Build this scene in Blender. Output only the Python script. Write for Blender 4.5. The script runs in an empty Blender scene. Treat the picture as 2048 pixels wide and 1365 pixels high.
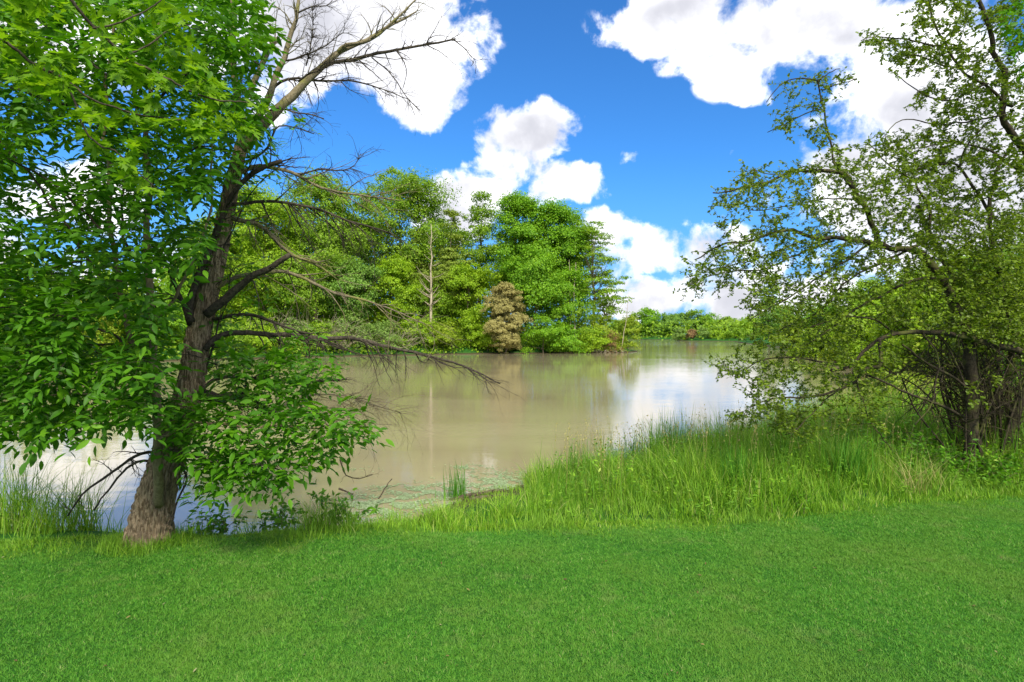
import bpy, math
import numpy as np
from math import radians as R
sc = bpy.context.scene
COL = sc.collection
# ---------------------------------------------------------------- camera
F = 1138.0      # focal length in photo pixels (photo 2048 wide)
HZ = 668.0      # horizon row
CH = 2.0        # eye height over the lawn
WL = -0.5       # water level
cam_d = bpy.data.cameras.new('camera'); cam = bpy.data.objects.new('camera', cam_d); COL.objects.link(cam)
cam.location = (0, 0, CH); cam.rotation_euler = (R(90), 0, 0)
cam_d.sensor_width = 36.0; cam_d.lens = 36.0 * F / 2048.0
cam_d.shift_y = -(682.5 - HZ) / 2048.0
cam_d.clip_start = 0.05; cam_d.clip_end = 4000
sc.camera = cam
def P(px, py, Y):
    return np.array([(px - 1024.0) / F * Y, Y, CH + (HZ - py) / F * Y])
# ---------------------------------------------------------------- render settings
sc.view_settings.view_transform = 'Standard'; sc.view_settings.look = 'None'
sc.view_settings.exposure = 0.62; sc.view_settings.gamma = 1.0
cy = sc.cycles
cy.max_bounces = 6; cy.diffuse_bounces = 3; cy.glossy_bounces = 2; cy.transmission_bounces = 4; cy.transparent_max_bounces = 4
cy.caustics_reflective = False; cy.caustics_refractive = False
# ---------------------------------------------------------------- world
SUN_EL, SUN_AZ = 46.0, 162.0     # azimuth clockwise from +Y: behind the camera, a little to the left
w = bpy.data.worlds.new('World'); sc.world = w; w.use_nodes = True
nt = w.node_tree; nt.nodes.clear()
class G:
    def __init__(s, t): s.t = t
    def n(s, typ, **kw):
        nd = s.t.nodes.new(typ)
        for k, v in kw.items(): setattr(nd, k, v)
        return nd
    def set(s, sock, v):
        if hasattr(v, 'is_output') or hasattr(v, 'links'): s.t.links.new(v, sock)
        else: sock.default_value = v
    def m(s, op, a, b=None, c=None, clamp=False):
        nd = s.n('ShaderNodeMath', operation=op); nd.use_clamp = clamp
        s.set(nd.inputs[0], a)
        if b is not None: s.set(nd.inputs[1], b)
        if c is not None: s.set(nd.inputs[2], c)
        return nd.outputs[0]
    def mr(s, v, a, b, c=0.0, d=1.0, smooth=True):
        nd = s.n('ShaderNodeMapRange'); nd.clamp = True
        if smooth: nd.interpolation_type = 'SMOOTHSTEP'
        s.set(nd.inputs[0], v)
        for i, q in enumerate((a, b, c, d)): nd.inputs[i + 1].default_value = q
        return nd.outputs[0]
    def mix(s, f, a, b, typ='MIX'):
        nd = s.n('ShaderNodeMix', data_type='RGBA', blend_type=typ)
        s.set(nd.inputs[0], f); s.set(nd.inputs[6], a); s.set(nd.inputs[7], b)
        return nd.outputs[2]
    def noise(s, vec, scale, detail=4, rough=0.5, dist=0.0):
        nd = s.n('ShaderNodeTexNoise'); s.t.links.new(vec, nd.inputs['Vector'])
        nd.inputs['Scale'].default_value = scale; nd.inputs['Detail'].default_value = detail
        nd.inputs['Roughness'].default_value = rough; nd.inputs['Distortion'].default_value = dist
        return nd.outputs['Fac']
g = G(nt)
tc = g.n('ShaderNodeTexCoord'); dirv = tc.outputs['Generated']
sep = g.n('ShaderNodeSeparateXYZ'); nt.links.new(dirv, sep.inputs[0])
dx, dy, dz = sep.outputs
dyc = g.m('MAXIMUM', dy, 0.12)
wn = g.n('ShaderNodeTexNoise'); nt.links.new(dirv, wn.inputs['Vector']); wn.inputs['Scale'].default_value = 9; wn.inputs['Detail'].default_value = 3
wsep = g.n('ShaderNodeSeparateXYZ'); nt.links.new(wn.outputs['Color'], wsep.inputs[0])
u = g.m('ADD', g.m('DIVIDE', dx, dyc), g.m('MULTIPLY_ADD', wsep.outputs[0], 0.11, -0.055))
v = g.m('ADD', g.m('DIVIDE', dz, dyc), g.m('MULTIPLY_ADD', wsep.outputs[2], 0.07, -0.035))
clouds = [  # px, py, half-width, half-height, strength : cloud places, some added or widened to whiten the water's reflection
 (600, 30, 230, 150, 1.2), (770, 60, 180, 110, 1.15), (865, 75, 85, 85, .9), (850, 190, 110, 62, 1.1), (715, 165, 95, 52, .9),
 (545, 232, 40, 30, .7),
 (1050, 262, 115, 56, 1.15), (1030, 335, 85, 62, 1.1), (955, 385, 95, 48, 1.15), (1085, 365, 110, 45, 1.1), (930, 430, 80, 60, 1), (1140, 385, 60, 30, .8),
 (1470, 50, 220, 80, 1.2), (1475, 120, 95, 62, 1.0), (1680, 30, 190, 85, 1.15), (1300, 75, 60, 40, .8), (1580, 110, 110, 50, .8),
 (1840, 275, 160, 105, 1.2), (1950, 350, 260, 240, 1.3), (1740, 330, 130, 90, 1.1), (1840, 470, 270, 110, 1.0), (1620, 300, 50, 40, .6), (2010, 210, 90, 60, .8), (120, 400, 190, 66, 1.1),  # last cloud added behind the ash leaves for whiter reflections at left
 (1225, 470, 50, 62, .95), (1275, 510, 80, 42, .95), (1380, 497, 135, 54, 1.1), (1410, 572, 120, 40, 1.0), (1200, 425, 26, 26, .7), (1230, 540, 70, 40, .8),
 (1290, 600, 105, 42, 1.1), (1480, 612, 100, 42, 1.1), (1330, 575, 34, 16, .85), (1390, 620, 40, 22, .6), (1600, 600, 160, 60, 1.1),
 (1268, 331, 44, 26, .34), (1635, 100, 30, 26, .4), (1325, 135, 60, 30, .3), (1500, 180, 60, 30, .55), (945, 320, 50, 24, .5), (1160, 340, 40, 30, .5), (1490, 320, 80, 26, .15), (930, 150, 50, 60, .35),
 (80, 60, 240, 90, 1.1), (260, 180, 110, 40, .8), (20, 480, 90, 60, .9), (200, 560, 160, 80, .9), (350, 540, 120, 70, .8)]
dens = None
for (cx, cyy, rx, ry, st) in clouds:
    a = g.m('DIVIDE', g.m('SUBTRACT', u, (cx - 1024) / F), rx * 1.2 / F)
    b = g.m('DIVIDE', g.m('SUBTRACT', v, (HZ - cyy) / F), ry * 1.2 / F)
    q = g.m('MULTIPLY_ADD', a, a, g.m('MULTIPLY', b, b))
    e = g.m('MAXIMUM', g.m('SUBTRACT', st, q), -1.0)
    dens = e if dens is None else g.m('MAXIMUM', dens, e)
front = g.mr(dy, 0.1, 0.25)
dens = g.m('SUBTRACT', g.m('MULTIPLY', g.m('ADD', dens, 1.0), front), 1.0)
# the rest of the sky, over and behind the viewer: unseen cloud, thickened to near full cover to offset blue fill light
gen = g.mr(g.noise(dirv, 2.3, 3, 0.5), 0.22, 0.48)
notfront = g.m('MAXIMUM', g.m('SUBTRACT', 1.0, front), g.mr(v, 0.80, 1.0))
dens = g.m('MAXIMUM', dens, g.m('MULTIPLY_ADD', g.m('MULTIPLY', gen, notfront), 1.7, -1.0))
fb = g.noise(dirv, 12, 11, 0.58, 0.2)
fb2 = g.noise(dirv, 4.5, 6, 0.55)
d2 = g.m('ADD', dens, g.m('MULTIPLY_ADD', fb, 4.2, -2.15))
mask = g.mr(d2, 0.05, 0.78)
mask = g.m('MULTIPLY', mask, g.mr(dens, -0.42, -0.02))
shade = g.mr(g.m('ADD', g.m('MULTIPLY', fb2, 0.9), g.m('MULTIPLY', fb, 0.25)), 0.40, 0.72)
core = g.mr(dens, 0.25, 0.9)
grey = g.m('MULTIPLY', shade, core)
ccol = g.mix(grey, (0.98, 0.98, 1.0, 1), (0.42, 0.425, 0.47, 1))
sky = g.n('ShaderNodeTexSky', sky_type='NISHITA'); sky.sun_disc = False
sky.sun_elevation = R(SUN_EL); sky.sun_rotation = R(SUN_AZ); sky.air_density = 1.0; sky.dust_density = 0.4; sky.ozone_density = 3.0
skc = g.mix(1.0, sky.outputs[0], (0.40, 1.02, 1.62, 1), 'MULTIPLY')
hz = g.mr(dz, -0.02, 0.30, 1.0, 0.0)
skc = g.mix(g.m('MULTIPLY', hz, 0.8), skc, (1.5, 3.5, 7.4, 1))
bg1 = g.n('ShaderNodeBackground'); nt.links.new(skc, bg1.inputs[0]); bg1.inputs[1].default_value = 0.085
bg2 = g.n('ShaderNodeBackground'); nt.links.new(ccol, bg2.inputs[0]); bg2.inputs[1].default_value = 1.15
mx = g.n('ShaderNodeMixShader'); nt.links.new(mask, mx.inputs[0]); nt.links.new(bg1.outputs[0], mx.inputs[1]); nt.links.new(bg2.outputs[0], mx.inputs[2])
wo = g.n('ShaderNodeOutputWorld'); nt.links.new(mx.outputs[0], wo.inputs[0])
w.cycles.sampling_method = 'MANUAL'; w.cycles.sample_map_resolution = 512
# ---------------------------------------------------------------- sun
sl = bpy.data.lights.new('sun', 'SUN'); sl.energy = 3.7; sl.angle = R(10); sl.color = (1.0, 0.93, 0.79)
so = bpy.data.objects.new('sun', sl); COL.objects.link(so); so.location = (0, -5, 30)
so.rotation_euler = (R(90 - SUN_EL), 0, -R(SUN_AZ) + math.pi)

# ================================================================ helpers
rng = np.random.default_rng(7)
def nrm(a):
    return a / np.maximum(np.linalg.norm(a, axis=-1, keepdims=True), 1e-9)
class MB:
    """collects vertices and faces, builds ONE mesh object"""
    def __init__(s): s.V = []; s.F = []; s.A = []; s.n = 0; s.M = []; s.cm = 0
    def add(s, V, Fs, a=0.5):
        V = np.asarray(V, float).reshape(-1, 3)
        if not isinstance(Fs, (list, tuple)): Fs = [Fs]
        for f in Fs:
            s.F.append(np.asarray(f, np.int64) + s.n); s.M.append(s.cm)
        s.V.append(V); s.A.append(np.broadcast_to(np.asarray(a, float), (len(V),)).copy()); s.n += len(V)
    def build(s, name, mat, parent=None, base=(0, 0, 0), smooth=False):
        V = np.concatenate(s.V) - np.asarray(base, float)
        me = bpy.data.meshes.new(name)
        me.vertices.add(len(V)); me.vertices.foreach_set('co', V.astype(np.float32).ravel())
        tot = np.concatenate([np.full(len(f), f.shape[1], np.int32) for f in s.F])
        idx = np.concatenate([f.ravel() for f in s.F]).astype(np.int32)
        me.loops.add(len(idx)); me.loops.foreach_set('vertex_index', idx)
        st = np.zeros(len(tot), np.int32); st[1:] = np.cumsum(tot)[:-1]
        me.polygons.add(len(tot)); me.polygons.foreach_set('loop_start', st); me.polygons.foreach_set('loop_total', tot)
        if isinstance(mat, (list, tuple)): me.polygons.foreach_set('material_index', np.concatenate([np.full(len(f), q, np.int32) for f, q in zip(s.F, s.M)]))
        if smooth: me.polygons.foreach_set('use_smooth', np.ones(len(tot), bool))
        me.update(calc_edges=True)
        at = me.attributes.new('rnd', 'FLOAT', 'POINT'); at.data.foreach_set('value', np.concatenate(s.A).astype(np.float32))
        for q in (mat if isinstance(mat, (list, tuple)) else [mat]): me.materials.append(q)
        o = bpy.data.objects.new(name, me); COL.objects.link(o)
        if parent is not None: o.parent = parent
        else: o.location = base
        return o
def empty(name, loc, label, cat, group=None):
    o = bpy.data.objects.new(name, None); COL.objects.link(o); o.location = loc; o.empty_display_size = 0.3
    o['label'] = label; o['category'] = cat
    if group: o['group'] = group
    return o
def tag(o, label, cat, group=None, kind=None):
    o['label'] = label; o['category'] = cat
    if group: o['group'] = group
    if kind: o['kind'] = kind
    return o
def smooth_path(pts, n):
    pts = np.asarray(pts, float)
    if len(pts) < 3:
        t = np.linspace(0, 1, n)[:, None]; return pts[0] * (1 - t) + pts[-1] * t
    Q = np.vstack([2 * pts[0] - pts[1], pts, 2 * pts[-1] - pts[-2]])
    d = np.linalg.norm(np.diff(pts, axis=0), axis=1); s = np.concatenate([[0], np.cumsum(d)])
    ts = np.linspace(0, s[-1], n); k = np.clip(np.searchsorted(s, ts, side='right') - 1, 0, len(pts) - 2)
    t = ((ts - s[k]) / np.maximum(d[k], 1e-9))[:, None]
    p0, p1, p2, p3 = Q[k], Q[k + 1], Q[k + 2], Q[k + 3]
    return 0.5 * (2 * p1 + (p2 - p0) * t + (2 * p0 - 5 * p1 + 4 * p2 - p3) * t ** 2 + (-p0 + 3 * p1 - 3 * p2 + p3) * t ** 3)
def tube(mb, pts, rad, sides=6, a=0.5, rough=0.0, rg=None):
    pts = np.asarray(pts, float); n = len(pts); rad = np.broadcast_to(np.asarray(rad, float), (n,))
    T = nrm(np.gradient(pts, axis=0))
    mt = nrm(T.mean(0)); ref = np.eye(3)[np.argmin(np.abs(mt))]
    U = nrm(np.cross(T, ref)); W = np.cross(T, U)
    th = np.arange(sides) * 2 * math.pi / sides
    rr = rad[:, None] * np.ones((1, sides))
    if rough: rr = rr * (1 + rough * ((rg or rng).random((n, sides)) - 0.5))
    V = pts[:, None] + rr[..., None] * (np.cos(th)[None, :, None] * U[:, None] + np.sin(th)[None, :, None] * W[:, None])
    i = np.arange(n - 1)[:, None] * sides; j = np.arange(sides)[None]; j2 = (j + 1) % sides
    Fq = np.stack([i + j, i + j2, i + sides + j2, i + sides + j], -1).reshape(-1, 4)
    V = V.reshape(-1, 3)
    fs = [Fq]
    if sides <= 12:
        fs.append(np.array([(n - 1) * sides + np.arange(sides)])); fs.append(np.array([np.arange(sides)[::-1]]))
    mb.add(V, fs, a)
# ---- leaf shapes: x across, y along, z normal
OVAL = (np.array([(0, 0, 0), (-.15, .2, .05), (-.205, .48, .05), (-.12, .78, .02), (0, 1, -.08), (.12, .78, .02), (.205, .48, .05), (.15, .2, .05), (0, .3, 0), (0, .7, -.02)]),
        [np.array([(1, 0, 8), (8, 0, 7), (3, 9, 4), (9, 5, 4)]), np.array([(2, 1, 8, 9), (8, 7, 6, 9)]), np.array([(3, 2, 9), (9, 6, 5)])])
_mp = [(0, 0), (.1, .1), (.38, .0), (.3, .16), (.55, .3), (.36, .34), (.5, .62), (.3, .52), (.24, .5), (.1, .42), (.14, .66), (.22, .78), (.1, .78), (0, 1.08)]
_h = np.array([(x, y, .10 * abs(x) - .10 * y * y) for x, y in _mp])
MAPLE = (np.vstack([_h, _h * np.array([-1, 1, 1])]),
         [np.array([list(range(14))]), np.array([[14 + i for i in range(14)][::-1]])])
SMALL = (np.array([(0, 0, 0), (.34, .42, .06), (.17, .5, .02), (.3, .78, .03), (0, 1, -.04), (-.3, .78, .03), (-.17, .5, .02), (-.34, .42, .06)]),
         [np.array([(0, 1, 2), (2, 3, 4), (4, 5, 6), (6, 7, 0)]), np.array([(0, 2, 4, 6)])])
DIAM = (np.array([(0, 0, 0), (.38, .45, .05), (0, 1, -.05), (-.38, .45, .05)]), [np.array([(0, 1, 2, 3)])])
TRIL = (np.array([(0, 0, 0), (.45, .35, .08), (.2, 1.0, -.05), (-.4, .6, .08)]), [np.array([(0, 1, 2), (0, 2, 3)])])
def leaves(mb, Pn, T, N, S, tmpl, rnd):
    V0, Fs = tmpl; n = len(Pn); k = len(V0)
    T = nrm(T); B = nrm(np.cross(T, N)); Nn = np.cross(B, T)
    S = np.broadcast_to(np.asarray(S, float), (n,))
    V = Pn[:, None] + S[:, None, None] * (V0[None, :, 0:1] * B[:, None] + V0[None, :, 1:2] * T[:, None] + V0[None, :, 2:3] * Nn[:, None])
    off = (np.arange(n) * k)[:, None, None]
    mb.add(V.reshape(-1, 3), [(f[None] + off).reshape(-1, f.shape[1]) for f in Fs], np.repeat(rnd, k))
def rvec(r, n): return nrm(r.normal(size=(n, 3)))

# ---------------------------------------------------------------- materials
def newmat(name):
    m = bpy.data.materials.new(name); m.use_nodes = True; m.node_tree.nodes.clear(); return m, G(m.node_tree)
def ramp(g, fac, cols):
    nd = g.n('ShaderNodeValToRGB'); g.set(nd.inputs[0], fac)
    el = nd.color_ramp.elements
    while len(el) < len(cols): el.new(0.5)
    for i, c in enumerate(cols):
        el[i].position = i / (len(cols) - 1); el[i].color = (*c, 1)
    return nd.outputs[0]
def leafmat(name, cols, trans=0.38, rough=0.5, spec=0.25, tint=(1.25, 1.25, .55)):
    m, g = newmat(name)
    at = g.n('ShaderNodeAttribute', attribute_name='rnd')
    c = ramp(g, at.outputs['Fac'], cols)
    p = g.n('ShaderNodeBsdfPrincipled'); g.set(p.inputs['Base Color'], c); p.inputs['Roughness'].default_value = rough
    p.inputs['Specular IOR Level'].default_value = spec
    t = g.n('ShaderNodeBsdfTranslucent'); g.set(t.inputs[0], g.mix(1.0, c, (*tint, 1), 'MULTIPLY'))
    x = g.n('ShaderNodeMixShader'); x.inputs[0].default_value = trans
    g.t.links.new(p.outputs[0], x.inputs[1]); g.t.links.new(t.outputs[0], x.inputs[2])
    o = g.n('ShaderNodeOutputMaterial'); g.t.links.new(x.outputs[0], o.inputs[0])
    return m
def barkmat(name, c1, c2, scale=(9, 9, 2.2), bump=0.5, dist=0.02, moss=None, sc2=1.0):
    m, g = newmat(name)
    tc = g.n('ShaderNodeTexCoord'); mp = g.n('ShaderNodeMapping'); mp.inputs['Scale'].default_value = scale
    g.t.links.new(tc.outputs['Object'], mp.inputs[0])
    n1 = g.noise(mp.outputs[0], 3 * sc2, 8, .65, .6); n2 = g.noise(tc.outputs['Object'], 2.5, 4, .6)
    c = g.mix(g.mr(n1, .33, .66), (*c1, 1), (*c2, 1))
    c = g.mix(g.mr(n2, .4, .7, 0, .45), c, (*[x * .62 for x in c1], 1))
    if moss: c = g.mix(g.mr(g.noise(tc.outputs['Object'], 5, 5, .6), .5, .62, 0, .7), c, (*moss, 1))
    p = g.n('ShaderNodeBsdfPrincipled'); g.set(p.inputs['Base Color'], c); p.inputs['Roughness'].default_value = .9
    p.inputs['Specular IOR Level'].default_value = .15
    b = g.n('ShaderNodeBump'); b.inputs['Strength'].default_value = bump; b.inputs['Distance'].default_value = dist
    g.t.links.new(n1, b.inputs['Height']); g.t.links.new(b.outputs[0], p.inputs['Normal'])
    o = g.n('ShaderNodeOutputMaterial'); g.t.links.new(p.outputs[0], o.inputs[0])
    return m
LM = {
 'ash':    leafmat('ash leaf', [(.030, .115, .005), (.075, .225, .008), (.17, .38, .012)], .42, .5, .25),
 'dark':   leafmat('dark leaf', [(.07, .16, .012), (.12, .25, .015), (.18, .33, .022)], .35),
 'maple':  leafmat('silver maple leaf', [(.09, .23, .009), (.17, .34, .011), (.27, .44, .018)], .5, .5, .25),
 'haw':    leafmat('hawthorn leaf', [(.08, .14, .010), (.155, .24, .014), (.27, .37, .022)], .35, .45, .3),
 'bright': leafmat('bright green leaf', [(.15, .29, .012), (.26, .42, .016), (.38, .54, .025)], .42),
 'mid':    leafmat('mid green leaf', [(.11, .22, .014), (.20, .35, .018), (.31, .46, .03)], .38),
 'lush':   leafmat('lush green leaf', [(.10, .25, .012), (.18, .38, .016), (.29, .50, .022)], .4),
 'yell':   leafmat('yellow green leaf', [(.16, .26, .018), (.26, .37, .022), (.38, .48, .03)], .4),
 'pale':   leafmat('grey green leaf', [(.12, .22, .04), (.19, .31, .055), (.28, .41, .09)], .35),
 'feath':  leafmat('feathery yellow green needles', [(.15, .23, .03), (.24, .33, .04), (.33, .42, .06)], .35),
 'brown':  leafmat('browned needles', [(.27, .25, .08), (.38, .35, .12), (.50, .45, .18)], .25, .7, .1, (1.1, 1, .8)),
 'blue':   leafmat('bluish green leaf', [(.09, .20, .028), (.16, .31, .04), (.25, .41, .055)], .35),
 'rust':   leafmat('dry reddish twigs and leaf', [(.20, .12, .06), (.28, .17, .08), (.30, .25, .08)], .25, .7, .1, (1.1, 1, .8)),
}
BK = {
 'trunk': barkmat('furrowed bark', (.13, .088, .055), (.30, .22, .15), (7, 7, 1.3), .9, .03),
 'dead':  barkmat('dead grey brown wood', (.030, .025, .019), (.10, .082, .058), (12, 12, 12), .5, .006),
 'lich':  barkmat('pale limb with lichen', (.13, .105, .06), (.26, .22, .14), (14, 14, 14), .5, .006, (.20, .20, .05)),
 'young': barkmat('young smooth bark', (.14, .11, .06), (.27, .22, .125), (14, 14, 5), .3, .004),
 'haw':   barkmat('dark hawthorn bark', (.022, .018, .012), (.075, .06, .038), (12, 12, 12), .5, .006, (.11, .12, .03)),
 'far':   barkmat('distant bark', (.12, .09, .06), (.24, .19, .13), (3, 3, 1), .3, .02),
 'snag':  barkmat('bleached dead wood', (.30, .25, .17), (.48, .42, .30), (3, 3, 1), .3, .02),
 'driftw': barkmat('wet driftwood', (.045, .033, .022), (.13, .10, .07), (6, 6, 6), .5, .006),
}
# ---------------------------------------------------------------- land shapes
NEAR = np.array([(-400, 30), (-60, 14), (-30, 9.5), (-12, 8.0), (-6.6, 7.3), (-4.7, 7.0), (-3.2, 6.95), (-2.2, 7.0), (-1.6, 7.5), (-1.0, 8.3), (-.3, 9.0), (.7, 10.0), (2.3, 11.0), (4.3, 12.3), (7.4, 15.5),
                 (11.9, 20), (18, 29), (26, 45), (38, 70), (50, 110), (60, 150), (72, 186), (400, 186), (400, -200), (-400, -200)], float)
ISLE = np.array([(17.5, 79), (14, 75.5), (7, 74), (0, 72), (-6, 70), (-12, 67), (-20, 62), (-28, 55), (-34, 49), (-42, 43), (-60, 36), (-120, 38), (-200, 50), (-200, 150), (-60, 130), (-10, 115), (10, 97), (18, 86)], float)
FARL = np.array([(46, 250), (58, 236), (75, 228), (80, 215), (62, 205), (56, 198), (66, 190), (74, 184), (400, 180), (1500, 180), (1500, 1600), (-1500, 1600), (-1500, 300), (-400, 300), (-50, 270)], float)
def sdist(X, Y, poly):
    d = np.full(X.shape, 1e18); ins = np.zeros(X.shape, bool); n = len(poly)
    for i in range(n):
        a = poly[i]; b = poly[(i + 1) % n]; e = b - a
        t = np.clip(((X - a[0]) * e[0] + (Y - a[1]) * e[1]) / (e @ e), 0, 1)
        d = np.minimum(d, (X - a[0] - t * e[0]) ** 2 + (Y - a[1] - t * e[1]) ** 2)
        c = ((a[1] > Y) != (b[1] > Y))
        with np.errstate(divide='ignore', invalid='ignore'):
            xi = e[0] * (Y - a[1]) / (e[1] if e[1] else 1e-12) + a[0]
        ins ^= c & (X < xi)
    return np.where(ins, 1, -1) * np.sqrt(d)
def gz(x, y):
    X = np.atleast_1d(np.asarray(x, float)); Y = np.atleast_1d(np.asarray(y, float))
    s1 = sdist(X, Y, NEAR) + .10 * np.sin(X * 2.3 + Y) * np.clip(1, 0, 1); s2 = sdist(X, Y, ISLE) + .4 * np.sin(X * .9) + .3 * np.sin(X * 2.1 + 1); s3 = sdist(X, Y, FARL)
    wd = np.clip(1.5 + (X + 1.5) * .9, 1.5, 4.5)
    sm = lambda t: np.clip(t, 0, 1) ** 2 * (3 - 2 * np.clip(t, 0, 1))
    z1 = WL + .5 * sm(s1 / wd + .0) ** .8 + np.where(s1 < 0, s1 * .5, 0)
    z1 = z1 + .035 * np.sin(X * .9 + 1) * np.sin(Y * .7) * sm(s1 / 2)
    z2 = WL + 1.0 * sm(s2 / 4) + np.where(s2 < 0, s2 * .5, .12)
    z3 = WL + .8 * sm(s3 / 8) + np.where(s3 < 0, s3 * .5, .1)
    return np.maximum(np.maximum(np.maximum(z1, z2), z3), -2.0)
def g1(x, y): return float(gz(x, y)[0])
# lawn edge: depth of the mown edge for a given x
_lx = np.array([-30, -4.7, -3.4, -2.6, -2.0, -1.4, -.1, 1.4, 2.6, 3.7, 5.2, 6.3, 30])
_ly = np.array([5.4, 5.2, 5.46, 5.5, 5.45, 5.75, 6.05, 6.05, 6.05, 6.3, 6.75, 7.0, 9])
def lawn_edge(x): return np.interp(x, _lx, _ly)

def axis(lo, hi, c, fine, n1, n2, k=5.0):
    a = np.linspace(0, 1, n1); b = np.linspace(0, 1, n2)
    L = c - (c - lo) * np.sinh(k * a) / np.sinh(k); H = c + (hi - c) * np.sinh(k * b) / np.sinh(k)
    return np.unique(np.concatenate([L, H]))
gx = axis(-1400, 1400, 0, .1, 190, 190, 7.0); gy = axis(-200, 1500, 6.5, .1, 90, 330, 7.0)
X, Y = np.meshgrid(gx, gy); Z = gz(X.ravel(), Y.ravel()).reshape(X.shape)
mb = MB(); nx, ny = len(gx), len(gy)
i = np.arange(ny - 1)[:, None] * nx + np.arange(nx - 1)[None]
mb.add(np.stack([X, Y, Z], -1).reshape(-1, 3), np.stack([i, i + 1, i + nx + 1, i + nx], -1).reshape(-1, 4))
m, g = newmat('lawn and soil')
tc = g.n('ShaderNodeTexCoord'); oc = tc.outputs['Object']
n1 = g.noise(oc, 1.1, 5, .6); n2 = g.noise(oc, 9, 6, .7); n3 = g.noise(oc, 90, 3, .6)
c = g.mix(g.mr(n1, .35, .65), (.018, .10, .012, 1), (.035, .16, .018, 1))
c = g.mix(g.mr(n2, .5, .75, 0, .55), c, (.08, .12, .03, 1))
c = g.mix(g.mr(n3, .35, .6, 0, .5), c, (.02, .035, .01, 1))
sp = g.n('ShaderNodeSeparateXYZ'); g.t.links.new(oc, sp.inputs[0])
hgt = g.m('ADD', sp.outputs[2], g.m('MULTIPLY_ADD', n2, .3, -.15))
c = g.mix(g.mr(hgt, -.48, -.25), (.06, .045, .025, 1), c)
p = g.n('ShaderNodeBsdfPrincipled'); g.set(p.inputs['Base Color'], c); p.inputs['Roughness'].default_value = .95; p.inputs['Specular IOR Level'].default_value = .1
b = g.n('ShaderNodeBump'); b.inputs['Strength'].default_value = .5; b.inputs['Distance'].default_value = .02; g.t.links.new(n3, b.inputs['Height']); g.t.links.new(b.outputs[0], p.inputs['Normal'])
o = g.n('ShaderNodeOutputMaterial'); g.t.links.new(p.outputs[0], o.inputs[0])
o = mb.build('ground', m, smooth=True); o['kind'] = 'structure'
# ---------------------------------------------------------------- water
m, g = newmat('murky pond water')
tc = g.n('ShaderNodeTexCoord'); oc = tc.outputs['Object']
mp = g.n('ShaderNodeMapping'); mp.inputs['Scale'].default_value = (.7, 1.5, 1); g.t.links.new(oc, mp.inputs[0])
r1 = g.noise(mp.outputs[0], .9, 3, .5, .4); r2 = g.noise(mp.outputs[0], 7.5, 4, .6, .3)
mp2 = g.n('ShaderNodeMapping'); mp2.inputs['Scale'].default_value = (.05, .12, 1); g.t.links.new(oc, mp2.inputs[0])
patch = g.mr(g.noise(mp2.outputs[0], 1.0, 4, .6), .38, .66, .25, 1.0)
wsp = g.n('ShaderNodeSeparateXYZ'); g.t.links.new(oc, wsp.inputs[0])
wind = g.m('MULTIPLY', g.mr(wsp.outputs[1], 105, 135), g.mr(wsp.outputs[1], 215, 260, 1.0, 0.0))      # breeze-ruffled water beyond the island
hgt = g.m('ADD', g.m('MULTIPLY', r1, g.m('MULTIPLY_ADD', wind, 5.0, .8)), g.m('MULTIPLY', g.m('MULTIPLY', r2, .42), patch))
b = g.n('ShaderNodeBump'); b.inputs['Strength'].default_value = .5; b.inputs['Distance'].default_value = .014; g.t.links.new(hgt, b.inputs['Height'])
c = g.mix(g.mr(g.noise(mp2.outputs[0], 2.0, 3, .5), .3, .7), (.275, .23, .13, 1), (.335, .285, .17, 1))
p = g.n('ShaderNodeBsdfPrincipled'); g.set(p.inputs['Base Color'], c); p.inputs['Roughness'].default_value = .04; p.inputs['IOR'].default_value = 1.7
g.t.links.new(b.outputs[0], p.inputs['Normal'])
o = g.n('ShaderNodeOutputMaterial'); g.t.links.new(p.outputs[0], o.inputs[0])
mb = MB(); mb.add([(-1400, 3, WL), (1400, 3, WL), (1400, 1500, WL), (-1400, 1500, WL)], np.array([(0, 1, 2, 3)]))
o = mb.build('water', m); o['kind'] = 'structure'

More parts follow.
